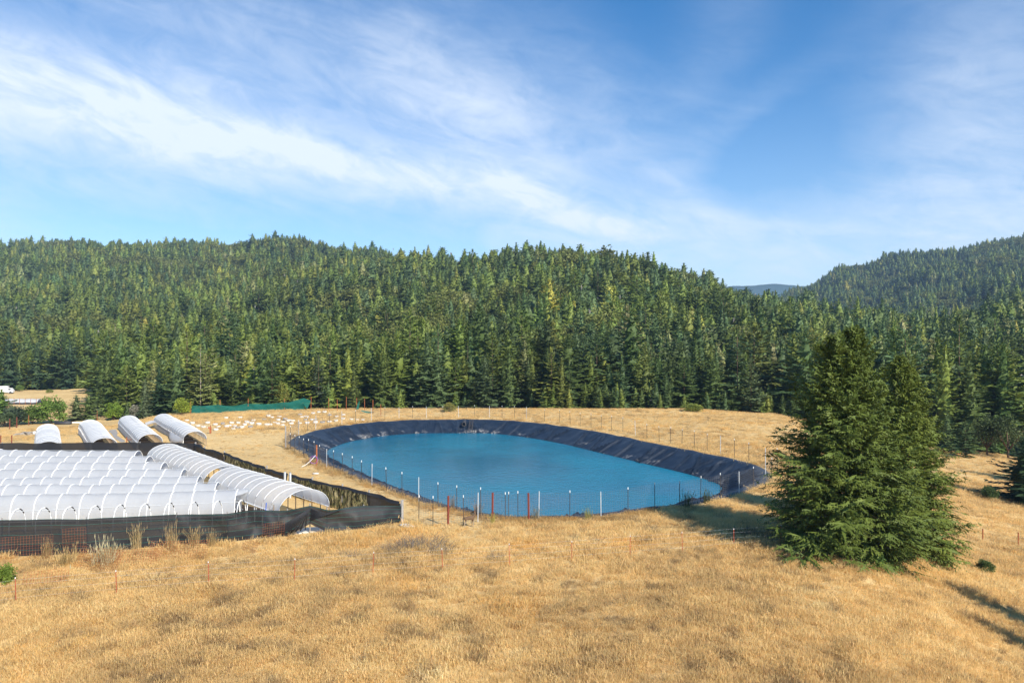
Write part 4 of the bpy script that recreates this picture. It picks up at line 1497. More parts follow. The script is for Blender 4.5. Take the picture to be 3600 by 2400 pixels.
# the dirt road down to the clearing stays open
kx = np.array([k[0] for k in kill])
ky = np.array([k[1] for k in kill])
kr = np.array([k[2] for k in kill])
ok = np.ones(len(pts), bool)
for x, y, r_k in kill:
    ok &= (pts[:, 0] - x) ** 2 + (pts[:, 1] - y) ** 2 > r_k ** 2
px = pxof(pts[:, 0], pts[:, 1])
pts, is_young = pts[ok], is_young[ok]
n = len(pts)
X, Y = pts[:, 0], pts[:, 1]
px = pxof(X, Y)
Z = base_h(X, Y)
hgt = rng.normal(16.0, 3.6, n) + 4.0 * (vnoise(X, Y, 40, 14) - .5) * 2
edge = Y - tree_edge(px)
hgt *= 0.76 + 0.24 * smoothstep(0, 40, edge)
hgt = np.where(px < 340, hgt * 1.12, hgt)
hgt = np.where((px > 2950) & (Y < 400), hgt * 1.12, hgt)
tall = rng.random(n) < 0.06
hgt = np.where(tall, hgt * 1.3, hgt)
hgt = np.clip(hgt, 6, 27)
hgt = np.where(is_young, rng.uniform(3.0, 6.5, n), hgt)
# species patches: leafy oaks and madrones in drifts
leafy = (vnoise(X, Y, 55, 15) * 0.7 + vnoise(X, Y, 14, 16) * 0.3 + rng.normal(0, .09, n)) > np.where(px < 1200, .64, .69)
leafy &= Y > 240
ti = rng.choice(len(TINTS), n, p=TW)
ti = np.where((px < 1200) & (rng.random(n) < 0.25), rng.choice([2, 2, 3], n), ti)
var = rng.integers(0, len(NEAR), n)
ws_ = rng.uniform(1.15, 1.75, n) * (1 + 0.18 * smoothstep(250, 500, Y)) * np.where(tall, .85, 1.0)
TC = np.array([t[1] for t in TINTS]) * 2.65 * np.array([1.17, 0.97, 0.64])
tint = TC[ti] * rng.uniform(0.88, 1.12, (n, 1)) * (1 + rng.normal(0, .03, (n, 3)))
stand = 0.72 + 0.56 * vnoise(X, Y, 38, 32)
tint = tint * stand[:, None]
tint = np.where(leafy[:, None], np.array([0.20, 0.215, 0.055]) * rng.uniform(.75, 1.35, (n, 1)), tint)
# which show largest: walk from the front, keep a skyline per photo column
order = np.argsort(Y)
sky_ = np.full(380, 9999.0)
vis = np.zeros(n)
for i in order:
    t_ = 1200 + (H0 - (Z[i] + hgt[i])) / Y[i] * F
    hw = hgt[i] * 0.10 * ws_[i] / Y[i] * F
    c0, c1 = int((px[i] - hw) / 10), int((px[i] + hw) / 10)
    if c1 < 0 or c0 > 361:
        continue
    c0, c1 = max(c0, 0), min(c1, 361)
    seg = sky_[c0:c1 + 1]
    bot = 1200 + (H0 - Z[i]) / Y[i] * F
    gain = np.clip(np.minimum(seg, bot) - t_, 0, None).mean()
    vis[i] = gain * (c1 - c0 + 1) * 10
    if gain > 0:
        sky_[c0:c1 + 1] = np.minimum(seg, t_ + 0.12 * (bot - t_))
conif = ~leafy
idx = [i for i in np.argsort(-vis) if conif[i]][:300 - hero_n]
lidx = [i for i in np.argsort(-vis) if leafy[i] and Y[i] < 420][:40]
single = set(int(i) for i in idx) | set(int(i) for i in lidx)
place = [(330, 'behind the far left clearing'), (640, 'behind the white hoop houses'), (1100, 'behind the green shade cloth'), (1400, 'behind the grow bags'), (1700, 'above the drain pipe'),
         (2000, "above the pond's middle"), (2300, "above the pond's right half"), (2720, 'behind the golden meadow'), (3330, 'behind the big firs'), (9999, "at the wood's right end")]
keyed = {}
for i in sorted(single, key=lambda k: px[k]):
    hw = hgt[i]
    size = 'tall' if hw > 16.5 else ('short' if hw < 11.5 else 'mid-sized')
    pl = next(p_[1] for p_ in place if px[i] < p_[0])
    rowp = 'front row' if edge[i] < 9 else ('second rank' if edge[i] < 24 else ('mid wood' if edge[i] < 60 else 'upper slope'))
    if leafy[i]:
        key = ('%s yellow-green leafy tree, %s %s' % (size, rowp, pl))
    else:
        sh = 'slim' if NEAR[var[i]] in (NEAR[2], NEAR[5]) else 'full'
        key = ('%s %s %s conifer, %s %s' % (size, sh, TINTS[ti[i]][0], rowp, pl))
    keyed.setdefault(key, []).append(i)
for key, lst in keyed.items():
    for k, i in enumerate(lst):
        lab = key if len(lst) == 1 else key + ', %s from left' % ordw(k + 1)
        if leafy[i]:
            tree(BROAD[i % 4], 'broadleaf_tree', lab, 'tree', X[i], Y[i], hgt[i] * .75, ws_[i] * .9, tuple(tint[i]), 'leafy trees among the conifers', True, Z[i])
        else:
            tree(NEAR[var[i]], 'conifer_tree', lab, 'tree', X[i], Y[i], hgt[i], ws_[i], tuple(tint[i]), 'conifers of the wood', True, Z[i])


def instancer(name, V, rot, scl, idx_, tint_, coll, label, cat):
    me = bpy.data.meshes.new(name)
    n_ = len(V)
    me.vertices.add(n_)
    me.vertices.foreach_set('co', np.asarray(V, np.float32).ravel())
    for nm, typ, data, fld in (('rot', 'FLOAT_VECTOR', rot, 'vector'), ('scl', 'FLOAT_VECTOR', scl, 'vector'), ('pick', 'INT', idx_, 'value'), ('tint', 'FLOAT_COLOR', np.concatenate([tint_, np.ones((n_, 1))], 1), 'color')):
        a = me.attributes.new(nm, typ, 'POINT')
        a.data.foreach_set(fld, np.asarray(data, np.int32 if typ == 'INT' else np.float32).ravel())
    o_ = obj(name, me)
    tag(o_, label, cat, None, 'stuff')
    ng = bpy.data.node_groups.new(name + '_scatter', 'GeometryNodeTree')
    ng.interface.new_socket('Geometry', in_out='INPUT', socket_type='NodeSocketGeometry')
    ng.interface.new_socket('Geometry', in_out='OUTPUT', socket_type='NodeSocketGeometry')
    N = ng.nodes
    gi, go = N.new('NodeGroupInput'), N.new('NodeGroupOutput')
    ci = N.new('GeometryNodeCollectionInfo')
    ci.inputs['Collection'].default_value = coll
    ci.inputs['Separate Children'].default_value = True
    ci.inputs['Reset Children'].default_value = True
    iop = N.new('GeometryNodeInstanceOnPoints')
    iop.inputs['Pick Instance'].default_value = True

    def at(nm, typ):
        a = N.new('GeometryNodeInputNamedAttribute')
        a.data_type = typ
        a.inputs['Name'].default_value = nm
        return a.outputs['Attribute']
    lk = ng.links.new
    lk(gi.outputs[0], iop.inputs['Points'])
    lk(ci.outputs[0], iop.inputs['Instance'])
    lk(at('pick', 'INT'), iop.inputs['Instance Index'])
    e2r = N.new('FunctionNodeEulerToRotation')
    lk(at('rot', 'FLOAT_VECTOR'), e2r.inputs[0])
    lk(e2r.outputs[0], iop.inputs['Rotation'])
    lk(at('scl', 'FLOAT_VECTOR'), iop.inputs['Scale'])
    lk(iop.outputs[0], go.inputs[0])
    md = o_.modifiers.new('scatter', 'NODES')
    md.node_group = ng
    return o_


rest = np.array([i for i in range(n) if i not in single])
# drop trees the view can never reach on far back slopes
pick = np.where(leafy[rest], 8 + rest % 3, var[rest])
snag = (rng.random(len(rest)) < 0.008) & ~leafy[rest]
pick = np.where(snag, 11, pick)
tint[rest] = np.where(snag[:, None], np.array([0.34, 0.31, 0.27]), tint[rest])
scl = np.stack([hgt[rest] * ws_[rest]] * 2 + [hgt[rest]], 1)
rot = np.stack([rng.normal(0, .02, len(rest)), rng.normal(0, .02, len(rest)), rng.uniform(0, 6.28, len(rest))], 1)
instancer('forest', np.stack([X, Y, Z - .1], 1)[rest], rot, scl, pick, tint[rest], lib, 'dense conifer forest covering the hills beyond the edge of the wood', 'forest')
print('forest', len(rest), 'single', len(single))

# the two big firs by the pond
def big_fir(px_, py_, tops, seed, tint_, label):
    """tops: (dx, dy, height, spread) of each leader; one crown with several tips"""
    v = G(px_, py_)
    e_ = empty('fir_tree', label, 'tree', v, 'pair of big firs beside the pond')
    r = np.random.default_rng(seed + 1)
    L2 = Leafer()
    tr, br = MB(), MB()
    for ti_, (dx, dy, h, rr, nw) in enumerate(tops):
        L = conifer(seed + 7 * ti_, h, rr, nw, 14, 0.005, 0.67, 18, 54, 15, .30, .30, .22, .05, .13, gap=.32)
        o_ = np.array([dx, dy, 0])
        for p_, a_, t_, b_ in L.q:
            d = t_ - p_
            ln = np.linalg.norm(d)
            if ln < 0.05:
                continue
            d = d / ln
            sd2 = unit(a_ - b_)
            nrm = np.cross(sd2, d)
            if nrm[2] < 0:
                nrm = -nrm
            L2.kite(o_ + p_, d, ln, 0.10 + 0.05 * ln, nrm)
            m_ = max(4, int(ln / 0.11))
            for k in range(m_):
                f = (k + r.uniform(0, 1)) / m_
                sg = 1 if k % 2 else -1
                dd = unit(d * r.uniform(.5, 1) + sd2 * sg * r.uniform(.4, .9) + np.array([0, 0, r.normal(-.38, .32)]))
                L2.kite(o_ + p_ + d * ln * f, dd, r.uniform(.15, .32) * (1.15 - .4 * f), 0.075, unit(nrm + r.normal(0, .4, 3)))
        tr.tube([(dx * .2, dy * .2, -.3), (dx * .8, dy * .8, h * .25), (dx, dy, h * .6), (dx, dy, h * .98)], 0.26 if ti_ == 0 else 0.16, 7, 0.02)
        for k in range(60):
            z = h * r.uniform(.03, .9)
            a = r.uniform(0, 6.28)
            l = rr * (1 - z / h) ** .74 * .8
            br.tube([(dx, dy, z), (dx + math.cos(a) * l, dy + math.sin(a) * l, z - .1 * l + .1)], 0.035, 4, 0.012)
    c = obj('crown', L2.mesh('crown', M_NEEDLE), e_)
    c['tint'] = tint_
    tr.build('trunk', M_BARK, e_)
    br.build('branch', M_BARK, e_)
    return e_


big_fir(2940, 1925, [(0, 0, 14.2, 5.3, 58), (1.0, -.3, 15.0, 4.5, 48)], 901, (0.100, 0.135, 0.022), 'larger left fir of the big pair beside the pond')
big_fir(3170, 1930, [(-.1, 0, 14.3, 4.1, 58), (.9, .5, 13.4, 3.6, 46)], 951, (0.122, 0.155, 0.023), 'slightly shorter right fir of the big pair beside the pond')


def bush(px_, py_, h, ws, tint_, label, name='bush', cat='bush', k=0, group=None):
    v = G(px_, py_)
    if h > 20:
        h = h * v.y / F
    return tree(BUSH[k], name, label, cat, v.x, v.y, h, ws, tint_, group, True, v.z, tboost=1.9)


bush(3465, 2012, 1.0, 1.15, (0.050, 0.072, 0.020), 'round dark green shrub alone on the slope right of the firs', k=1)
bush(3478, 1755, 1.7, 1.0, (0.045, 0.070, 0.022), 'small round bush at the shaded edge by the right tree', k=2)
bush(12, 2062, 1.35, .8, (0.10, 0.14, 0.022), 'bright yellow-green bush at the left edge among rusty wire', k=0)
bush(180, 1488, 92, .95, (0.085, 0.13, 0.025), 'round bright green bush behind the leftmost hoop house', k=0)
bush(60, 1492, 64, 1.5, (0.040, 0.055, 0.030), 'dark grey-green bush behind the two thick rust-red posts', k=2)
bush(115, 1490, 62, 1.2, (0.080, 0.115, 0.025), 'green sprawling bush left of the round bright bush', k=3)
bush(20, 1500, 50, 1.3, (0.05, 0.07, 0.03), 'low dark bush at the left edge below the conifers', k=1)
bush(400, 1476, 60, .9, (0.11, 0.16, 0.022), 'bright lime green bush beside the dirt road', k=1)
bush(640, 1456, 58, .85, (0.15, 0.18, 0.022), 'lime green leafy shrub left of the green shade cloth', k=2)
bush(470, 1468, 42, 1.1, (0.18, 0.17, 0.13), 'pale grey dry bush behind the third hoop house', k=3)
bush(2435, 1446, 1.6, 2.4, (0.15, 0.17, 0.035), 'low yellow-green shrub at the crest of the golden meadow', k=0)
bush(1580, 1448, 1.8, 1.4, (0.15, 0.14, 0.035), 'low golden-green shrub at the trees behind the pipe', k=3)
for i, (q1, q2, h, tn, lab) in enumerate([(5, 1470, 105, (0.075, 0.115, 0.022), 'bright green young conifer at the left edge'), (268, 1478, 92, (0.085, 0.10, 0.04), 'left of two young conifers beside the dirt road'),
                                          (312, 1476, 92, (0.08, 0.105, 0.03), 'right of two young conifers beside the dirt road'), (352, 1452, 60, (0.06, 0.085, 0.03), 'small conifer standing over the dirt road bend')]):
    v = G(q1, q2)
    tree(NEAR[(4, 3, 1, 6)[i]], 'conifer_tree', lab, 'tree', v.x, v.y, h * v.y / F, 2.1, tn, 'young conifers by the road', True, v.z, tboost=2.1)
# right-hand edge trees
for i, (q1, q2, h, ws, tn, lab) in enumerate([(3602, 1768, 8.2, 2.1, (0.026, 0.046, 0.018), 'dark fir cut off by the right edge, shading the meadow'), (3700, 1715, 11.5, 1.2, (0.028, 0.048, 0.018), 'dark fir just beyond the right edge'),
                                              (3395, 1608, 6.5, 1.35, (0.055, 0.085, 0.028), 'small bushy conifer behind the path right of the firs'), (3330, 1590, 7.5, 1.2, (0.06, 0.09, 0.03), 'bushy conifer touching the right fir at the meadow edge')]):
    v = G(q1, q2)
    tree(NEAR[(1, 4, 6, 3)[i]], 'conifer_tree', lab, 'tree', v.x, v.y, h, ws, tn, 'conifers at the right of the meadow', True, v.z, tboost=1.4)
for i, (q1, q2, h, lab) in enumerate([(3470, 1600, 7.0, 'rounded dark green oak left of the right-edge fir'), (3545, 1612, 8.0, 'rounded dark green oak behind the right-edge fir')]):
    v = G(q1, q2)
    tree(BROAD[i], 'broadleaf_tree', lab, 'tree', v.x, v.y, h, 0.95, (0.055, 0.075, 0.024), 'oaks at the right of the meadow', True, v.z, tboost=1.4)
# trees out of frame on the right whose shadows reach into the picture
for q1, q2, h in ((3290, 2040, 11.0), (3400, 2170, 9.5)):
    v = G(q1, q2)
    k = h / math.tan(R(SUN_EL))
    x, y = v.x + math.sin(R(SUN_AZ)) * k, v.y + math.cos(R(SUN_AZ)) * k
    tree(NEAR[1], 'conifer_tree', 'dark conifer standing outside the right edge of the picture', 'tree', x, y, h + v.z - gz(x, y), 1.25, (0.03, 0.05, 0.02), 'conifers at the right of the meadow', True)

# ------------------------------------------------------------------ far clearing: road, truck, raised bed
road = [(371, 1462), (360, 1446), (350, 1430), (341, 1412), (332, 1396), (322, 1384)]
b = MB()
L_, R_ = [], []
for px_, py_ in road:
    v = G(px_, py_)
    L_.append((v.x - 1.1, v.y, gz(v.x - 1.1, v.y) + .06))
    R_.append((v.x + 1.1, v.y, gz(v.x + 1.1, v.y) + .06))
b.grid([L_, R_])
tag(b.build('road', M_ROAD), 'narrow grey road curving between the trees', 'road', None, 'structure')

v = G(8, 1384)
e = empty('truck', 'white box truck parked at the far left clearing', 'truck', v, None, R(20))
M_TRUCK = simple('white_vehicle_paint', (0.8, 0.8, 0.8), 0.3, 0.05)
M_GLASS = simple('dark_glass', (0.03, 0.05, 0.08), 0.15, 0.1, spec=0.6)
b = MB()
b.box((0, 0, 1.75), (3.8, 2.2, 2.2))
b.build('cargo_box', M_TRUCK, e)
b = MB()
b.v = [(1.95, -1, .5), (3.6, -1, .5), (3.6, -1, 1.25), (2.9, -1, 2.1), (1.95, -1, 2.1), (1.95, 1, .5), (3.6, 1, .5), (3.6, 1, 1.25), (2.9, 1, 2.1), (1.95, 1, 2.1)]
b.f = [[0, 1, 2, 3, 4], [9, 8, 7, 6, 5], [0, 5, 6, 1], [1, 6, 7, 2], [2, 7, 8, 3], [3, 8, 9, 4], [4, 9, 5, 0]]
b.build('cab', M_TRUCK, e)
b = MB()
b.box((2.5, -1.01, 1.65), (0.8, 0.03, 0.55))
b.build('window', M_GLASS, e)
for x in (-1.2, 2.8):
    for s in (-1, 1):
        b = MB()
        b.tube([(x, s * 0.85, .45), (x, s * 1.08, .45)], 0.45, 14)
        b.build('wheel', M_BLACKPVC, e)
v = G(62, 1420)
e = empty('raised_bed', 'long white film bed on the far left clearing', 'raised bed', v)
b = MB()
b.box((0, 0, .3), (14, 3.0, .6))
b.build('side', M_BLACKPVC, e)
b = MB()
b.grid([[(x, yy_, 0.62 + 1.0 * math.sin(math.pi * (yy_ + 1.55) / 3.1) ** .7 + .06 * math.sin(x * 2)) for yy_ in (-1.55, -.8, 0, .8, 1.55)] for x in np.linspace(-7, 7, 20)])
b.build('cover', M_FILMOPQ, e, True)
for k in range(9):
    b = MB()
    b.tube([(-6.8 + 1.7 * k, -1.6, 0), (-6.8 + 1.7 * k, -1.6, 2.0)], 0.05, 5)
    b.build('post', M_RUST, e)
v = G(46, 1371)
b = MB()
b.box((0, 0, .5), (5, 1.2, 1.0))
b.box((0.5, 0, 1.05), (3.4, 1.0, .12))
tag(b.build('storage_crate', M_TIP, None, False, v), 'low pale crate right of the white truck', 'crate')
bush(69, 1375, 2.6, .9, (0.09, 0.13, 0.03), 'small round bush on the far left clearing', k=2)
bush(175, 1380, 1.3, 1.8, (0.14, 0.16, 0.04), 'low green bush at the back of the far clearing', k=1)

# ------------------------------------------------------------------ deer, hose post and small things
v = G(1651, 1852)
e = bpy.data.objects.new('deer', None)
bm = bmesh.new()
sk = [('pelvis', (-0.36, 0, 0.78), .135), ('belly', (-0.12, 0, 0.76), .15), ('chest', (0.16, 0, 0.78), .155), ('shoulder', (0.34, 0, 0.84), .12),
      ('neck1', (0.44, 0.0, 0.98), .092), ('neck2', (0.46, 0.03, 1.12), .075), ('skull', (0.44, 0.06, 1.22), .080), ('muzzle', (0.32, 0.12, 1.205), .050), ('nose', (0.23, 0.16, 1.185), .034),
      ('tail', (-0.50, 0, 0.80), .04), ('tailtip', (-0.56, 0, 0.66), .03)]
ed = [(0, 1), (1, 2), (2, 3), (3, 4), (4, 5), (5, 6), (6, 7), (7, 8), (0, 9), (9, 10)]
for s in (-1, 1):
    f = 0.04 * s
    n0 = len(sk)
    sk += [('hip', (-0.36, .09 * s, .66), .085), ('stifle', (-0.28 + f, .10 * s, .52), .06), ('hock', (-0.44 + f, .10 * s, .33), .032), ('pastern', (-0.40 + f, .10 * s, .08), .024), ('hoof', (-0.37 + f, .10 * s, 0.0), .028)]
    ed += [(0, n0), (n0, n0 + 1), (n0 + 1, n0 + 2), (n0 + 2, n0 + 3), (n0 + 3, n0 + 4)]
    n0 = len(sk)
    sk += [('fore', (0.27, .09 * s, .62), .07), ('wrist', (0.26 - f, .09 * s, .36), .034), ('fetlock', (0.26 - f, .09 * s, .09), .024), ('fhoof', (0.29 - f, .09 * s, 0.0), .028)]
    ed += [(2, n0), (n0, n0 + 1), (n0 + 1, n0 + 2), (n0 + 2, n0 + 3)]
    n0 = len(sk)
    sk += [('ear', (0.46, .06 + .05 * s, 1.28), .022), ('ear2', (0.49, .06 + .14 * s, 1.36), .028), ('ear3', (0.50, .06 + .18 * s, 1.41), .01)]
    ed += [(6, n0), (n0, n0 + 1), (n0 + 1, n0 + 2)]
me = bpy.data.meshes.new('deer')
me.from_pydata([q[1] for q in sk], ed, [])
m_, t, out = mat('deer_coat')
oc = t.n('ShaderNodeTexCoord').outputs['Object']
sx = t.n('ShaderNodeSeparateXYZ', {0: oc})
lowf = t.n('ShaderNodeMapRange', {0: sx.outputs[2], 1: 0.60, 2: 0.40}).outputs[0]
cc = t.mix(lowf, c4(0.125, 0.072, 0.038), c4(0.42, 0.32, 0.22))
rump = t.n('ShaderNodeMapRange', {0: sx.outputs[0], 1: -0.47, 2: -0.53}).outputs[0]
cc = t.mix(rump, cc, c4(0.03, 0.024, 0.022))
nose = t.m('MULTIPLY', t.n('ShaderNodeMapRange', {0: sx.outputs[0], 1: 0.42, 2: 0.34}).outputs[0], t.n('ShaderNodeMapRange', {0: sx.outputs[2], 1: 1.15, 2: 1.2}).outputs[0])
cc = t.mix(nose, cc, c4(0.018, 0.014, 0.013))
bs_ = t.n('ShaderNodeBsdfPrincipled', {'Base Color': cc, 'Roughness': 0.85})
t.t.links.new(bs_.outputs[0], out.inputs[0])
me.materials.append(m_)
deer = obj('deer', me, None, v)
deer.rotation_euler = (0, 0, R(22))
deer.scale = (0.94, 0.94, 0.94)
md = deer.modifiers.new('skin', 'SKIN')
md.use_smooth_shade = True
for i, q in enumerate(sk):
    me.skin_vertices[0].data[i].radius = (q[2], q[2])
me.skin_vertices[0].data[0].use_root = True
sb = deer.modifiers.new('sub', 'SUBSURF')
sb.levels = sb.render_levels = 2
tag(deer, 'brown deer standing in dry grass by the fence, head turned back', 'deer')

v = G(1113, 1640)
e = empty('hose_post', 'rusty wooden post with purple hose coil by the pond fence', 'post', v)
b = MB()
b.tube([(0, 0, -.2), (0, 0, 2.4)], 0.09, 7)
b.build('post', M_RUST, e)
M_HOSE = simple('purple_hose', (0.30, 0.10, 0.42), 0.5, 0.1)
b = MB()
b.tube([(0.02 + 0.42 * math.cos(a) - .3, -.14 + 0.03 * math.sin(a * 3), 0.75 + 0.42 * math.sin(a)) for a in np.linspace(0, 12.5, 40)], 0.03, 5)
b.build('hose_coil', M_HOSE, e)
b = MB()
b.tube([(-0.1, -0.1, 1.25), (-.5, -.35, .75), (-1.0, -.5, .3), (-1.5, -.6, .05)], 0.032, 6)
b.build('hose_end', M_PVC, e)
b = MB()
b.box((0, 0, 0.9), (0.45, 0.16, 0.22), 0.2)
b.box((0.08, 0.1, 0.45), (0.26, 0.16, 0.75), 0.2)
b.tube([(0.1, 0.1, 0), (0.1, 0.1, 1.3)], 0.06, 6)
tag(b.build('tap_post', M_RUST, None, False, G(737, 1524)), 'short rusty tap post at the near edge of the grow bags', 'post')
for k, (px_, py_, lab) in enumerate(((1426, 1848, 'upper white sandbag lying outside the corner of the black fence'), (1437, 1853, 'lower white sandbag lying outside the corner of the black fence'), (1110, 1668, 'small white scrap on the mown ground left of the pond'))):
    b = MB()
    w2 = 0.42 if k < 2 else 0.3
    b.lathe([(0, 0), (.7 * w2, 0.01), (w2, .09), (.85 * w2, .17), (.4 * w2, .21), (0, .22)], (0, 0, 0), 12)
    o_ = b.build('sandbag' if k < 2 else 'litter', M_BAG, None, True, G(px_, py_))
    o_.scale = (1.25, .7, .8)
    tag(o_, lab, 'sandbag' if k < 2 else 'litter')


# ------------------------------------------------------------------ grass
def tuft(seed, nb, h, spread, wd, lean, heads=0.0):
    r = np.random.default_rng(seed)
    V, Fq = [], []
    for i in range(nb):
        a, rr = r.uniform(0, 6.28), spread * math.sqrt(r.random())
        p_ = np.array([math.cos(a) * rr, math.sin(a) * rr, -0.03])
        la = r.uniform(0, 6.28)
        ll = abs(r.normal(0, lean))
        hh_ = h * r.uniform(.55, 1.15)
        d = np.array([math.cos(la), math.sin(la), 0])
        fa = r.uniform(0, 6.28)
        sdv = np.array([math.cos(fa), math.sin(fa), 0]) * wd * r.uniform(.7, 1.3)
        m_ = p_ + np.array([0, 0, hh_ * .6]) + d * ll * hh_ * .4
        t_ = p_ + np.array([0, 0, hh_ * (1 - .25 * ll)]) + d * ll * hh_
        b_ = len(V)
        V += [p_ - sdv * .5, p_ + sdv * .5, m_ + sdv * .45, m_ - sdv * .45, t_ + sdv * .12, t_ - sdv * .12]
        Fq += [(b_, b_ + 1, b_ + 2, b_ + 3), (b_ + 3, b_ + 2, b_ + 4, b_ + 5)]
        if r.random() < heads:
            hd = t_ - np.array([0, 0, .02])
            b_ = len(V)
            V += [hd - [0, 0, .10], t_ + sdv * .8 + [0, 0, -.03], hd + [0, 0, .10], t_ - sdv * .8 + [0, 0, -.03]]
            Fq += [(b_, b_ + 1, b_ + 2, b_ + 3)]
    return mesh_np('tuft', np.array(V), np.array(Fq), M_BLADE)


glib = bpy.data.collections.new('grass_library')
for i in range(6):
    o_ = bpy.data.objects.new('grass_kind_%02d' % i, tuft(50 + i, 44, 0.38, 0.30, 0.013, 0.7 if i < 4 else 1.1, .2))
    glib.objects.link(o_)
gp = []
for y0, y1, den in ((26, 42, 15), (42, 62, 10), (62, 100, 3.6), (100, 160, 2.0)):
    area = (y1 - y0) * (y1 + y0) * 0.76
    m_ = int(area * den)
    yy = np.sqrt(rng.uniform(y0 ** 2, y1 ** 2, m_))
    gp.append(np.stack([rng.uniform(-.76, .76, m_) * yy, yy], 1))
gp = np.concatenate(gp)
din = inside_dist(gp[:, 0], gp[:, 1], RIM)
keep = din < -0.7
px = pxof(gp[:, 0], gp[:, 1])
keep &= gp[:, 1] < tree_edge(px)
GARD = np.array([(-70, 44.5)] + [(x, y) for x, y in fpath[2:]] + spath[1:] + [(-76, 85.6)])
gin = inside_dist(gp[:, 0], gp[:, 1], GARD)
keep &= gin < -0.05
MOWN = np.array([tuple(P0(x, y)[:2]) for x, y in ((1400, 1825), (1300, 1800), (1000, 1725), (720, 1590), (760, 1535), (1000, 1520), (1000, 1580), (1120, 1650), (1300, 1715), (1500, 1790), (1700, 1832), (1650, 1845), (1480, 1850))])
mi = inside_dist(gp[:, 0], gp[:, 1], MOWN)
mown = mi > 0
hoopz = (gp[:, 1] > 86) & (gp[:, 1] < 125) & (px < 760)
keep &= ~(mown & (rng.random(len(gp)) < 0.55)) & ~(hoopz & (rng.random(len(gp)) < 0.6))
gp, px, din, gin, mown, hoopz = gp[keep], px[keep], din[keep], gin[keep], mown[keep], hoopz[keep]
x, y = gp[:, 0], gp[:, 1]
ng_ = len(gp)
lush = vnoise(x, y, 0.9, 21) * .5 + vnoise(x, y, 3, 22) * .5
gs = 0.86 * (0.55 + 0.9 * lush) * rng.uniform(.75, 1.25, ng_)
gs = np.where(mown | hoopz, gs * 0.42, gs)
gs = np.where((gin > -2.2) & (y < 60), gs * np.where(rng.random(ng_) < .12, 1.7, .62), gs)
gs = np.where((np.abs(x + 3.05) < .9) & (y > 51) & (y < 57), gs * .45, gs)                 # cropped where the deer stands                 # taller along the foot of the cloth
gs = np.where((din > -2.2) & (x < 10), gs * 1.0, gs)                # fringe along the pond rim
gs = np.where((y > 100), gs * 0.8, gs)
gs = np.where((y > 116) & (y < 140) & (px > 640) & (px < 1330), gs * 1.25, gs)      # rank weeds between the bags
hue = vnoise(x, y, 1.1, 23) * .45 + vnoise(x, y, 7, 24) * .30 + rng.uniform(0, .35, ng_)
c0, c1, c2 = np.array([0.47, 0.33, 0.165]), np.array([0.86, 0.605, 0.26]), np.array([0.95, 0.76, 0.40])
f1 = np.clip(hue / .6, 0, 1)[:, None]
f2 = np.clip((hue - .6) / .4, 0, 1)[:, None]
gt = (c0 * (1 - f1) + c1 * f1) * (1 - f2) + c2 * f2
orange = (vnoise(x, y, 3.5, 25) * .7 + rng.uniform(0, .3, ng_) > .80)[:, None]
gt = np.where(orange, gt * np.array([1.03, .92, .72]), gt)
dead = (vnoise(x, y, 0.9, 27) * .6 + vnoise(x, y, 6, 28) * .15 + rng.uniform(0, .25, ng_) > .70)[:, None]
gt = np.where(dead, gt * np.array([.55, .53, .58]), gt)
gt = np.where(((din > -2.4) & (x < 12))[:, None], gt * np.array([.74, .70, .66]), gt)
rot = np.stack([rng.normal(0, .12, ng_), rng.normal(0, .12, ng_), rng.uniform(0, 6.28, ng_)], 1)
scl = np.stack([gs * rng.uniform(.9, 1.5, ng_)] * 2 + [gs], 1)
far = np.where(y > 62, 1.5, 1.0)
scl[:, :2] *= far[:, None]
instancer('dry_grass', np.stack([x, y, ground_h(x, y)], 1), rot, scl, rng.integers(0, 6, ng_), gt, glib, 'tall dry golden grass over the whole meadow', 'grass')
print('grass', ng_)

# tall weeds and dead brush standing apart
weed_m = [tuft(80 + i, 80, 1.0, 0.30, 0.017, 0.42, .8) for i in range(3)]
brush_m = [tuft(90 + i, 170, 0.8, 0.75, 0.013, 1.1, 0) for i in range(3)]


def weed(px_, py_, h, ws, tint_, label, name='weed', cat='weed', k=0):
    v = G(px_, py_)
    o_ = obj(name, (brush_m if name == 'dead_brush' else weed_m)[k % 3], None, v)
    o_.scale = (h * ws, h * ws, h)
    o_['tint'] = tint_
    return tag(o_, label, cat, 'dry weeds and dead brush in the meadow')


weed(365, 1990, 1.75, 1.25, (0.62, 0.55, 0.33), 'tall pale cream plume weed before the near black cloth')
weed(240, 1985, 1.3, 1.2, (0.55, 0.40, 0.18), 'golden weed left of the pale plume weed', k=1)
weed(605, 1940, 2.0, .5, (0.58, 0.42, 0.2), 'tall thin golden weed where the cloth begins to wrinkle', k=1)
weed(480, 1930, 1.7, .6, (0.55, 0.42, 0.22), 'thin dry weed between plume weed and wrinkled cloth', k=2)
weed(685, 1932, 1.5, .7, (0.50, 0.36, 0.17), 'dry weed in front of the loose wrinkled cloth', k=2)
weed(745, 1922, 1.2, .7, (0.52, 0.38, 0.18), 'short dry weed right under the loose wrinkled cloth', k=0)
weed(165, 1960, 1.2, .8, (0.5, 0.37, 0.18), 'short dry weed by the left rusty wire panel', k=0)
weed(2067, 1822, 1.0, .8, (0.36, 0.36, 0.10), 'yellow-green weed clump at the near pond rim', k=1)
weed(1733, 1845, .9, .6, (0.45, 0.42, 0.10), 'yellow-green weed at the foot of a thick red post', k=2)
weed(1883, 1830, 1.2, .8, (0.30, 0.26, 0.16), 'brown weed right of the tallest thick red post', k=0)
weed(1680, 1815, 1.3, .8, (0.36, 0.26, 0.17), 'brown seed-head weed at the pond edge beyond the deer', k=1)
weed(1592, 1795, 1.2, .5, (0.40, 0.28, 0.17), 'thin brown weed at the pond edge left of the deer', k=2)
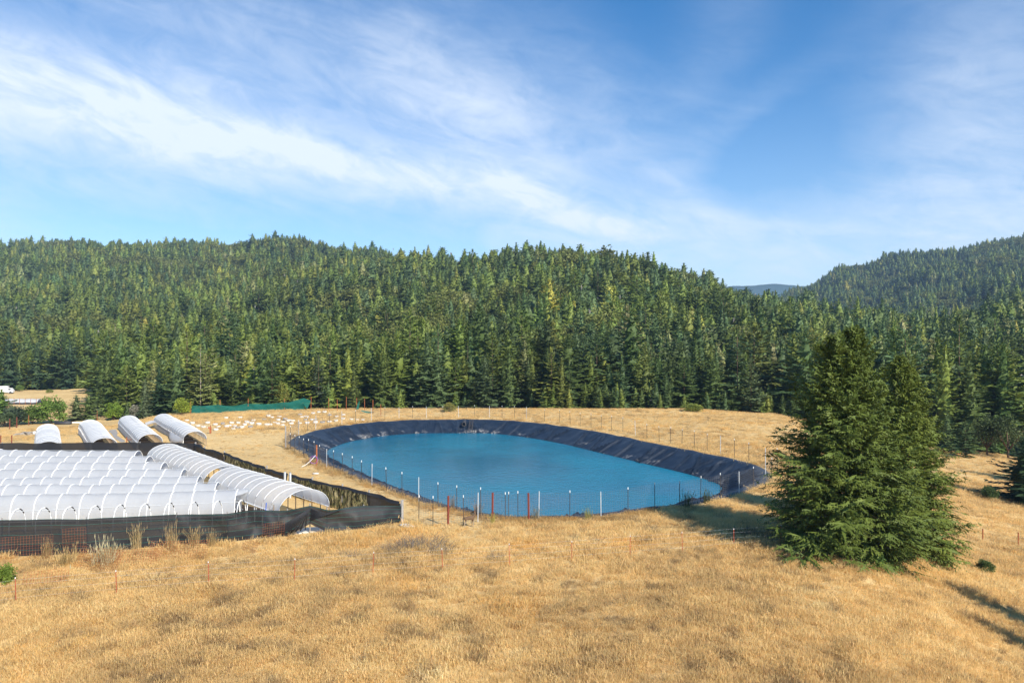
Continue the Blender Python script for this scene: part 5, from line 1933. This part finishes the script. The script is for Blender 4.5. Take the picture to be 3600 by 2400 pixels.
weed(2415, 1790, 1.5, 1.0, (0.10, 0.12, 0.05), 'dark green weed at the near pond rim in the fir shadow', k=0)
weed(2485, 1770, 1.3, .8, (0.10, 0.12, 0.05), 'dark green weed at the pond rim left of the fir shadow tip', k=1)
for k, (px_, py_, h, ws, lab) in enumerate(((1500, 1925, 1.15, 1.5, 'large grey dead brush right of the black fence corner'), (1445, 1920, .95, 1.4, 'grey dead brush left part by the fence corner'), (1550, 1945, .8, 1.4, 'small grey dead brush by a red fence post'),
                                              (1380, 1935, .8, 1.5, 'low grey dead brush below the black fence corner'), (1230, 1955, .6, 1.6, 'faint grey dead brush below the lifted cloth'), (1745, 1962, .5, 1.6, 'pale grey dead tuft between two red posts'),
                                              (560, 2040, .55, 2.2, 'low brown dead brush between the left red posts'), (2620, 1880, .9, 1.6, 'brown dead brush left of the big firs'), (2690, 1895, .9, 1.5, 'brown dead brush at the foot of the left big fir'))):
    weed(px_, py_, h, ws, (0.23, 0.205, 0.19) if k < 6 else (0.20, 0.14, 0.085), lab, 'dead_brush', 'brush', k)
for k, (px_, py_, s) in enumerate(((3060, 1990, 1.0), (3120, 1985, .9), (3180, 1975, .8), (2800, 1925, .8), (2870, 1940, .8), (3240, 1960, .7))):
    bush(px_, py_, 1.3 * s, 1.3, (0.055, 0.095, 0.022), '%s low green sprig bush from left along the foot of the big firs' % ordw((4, 5, 6, 1, 2, 3).index(k + 1) + 1 if False else {3: 1, 4: 2, 0: 3, 1: 4, 2: 5, 5: 6}[k]), k=k % 4)
b = MB()
b.tube([(-.9, 0, .12), (0, .05, .16), (.8, -.05, .12)], 0.06, 6)
tag(b.build('log', M_BARKPALE, None, True, G(3030, 1957)), 'pale dead log lying before the big firs', 'log')

# ------------------------------------------------------------------ haze
b = MB()
b.box((0, 2450, 169), (9000, 5300, 372))
hz = b.build('haze', None)
hm, t, out = mat('haze')
pv = t.n('ShaderNodeVolumePrincipled', {'Color': c4(0.48, 0.70, 1.0), 'Density': 0.00012, 'Anisotropy': 0.0})
t.t.links.new(pv.outputs[0], out.inputs['Volume'])
hz.data.materials.clear()
hz.data.materials.append(hm)
hz['kind'] = 'stuff'
hz['label'] = 'thin blue haze over the far hills'
hz['category'] = 'haze'
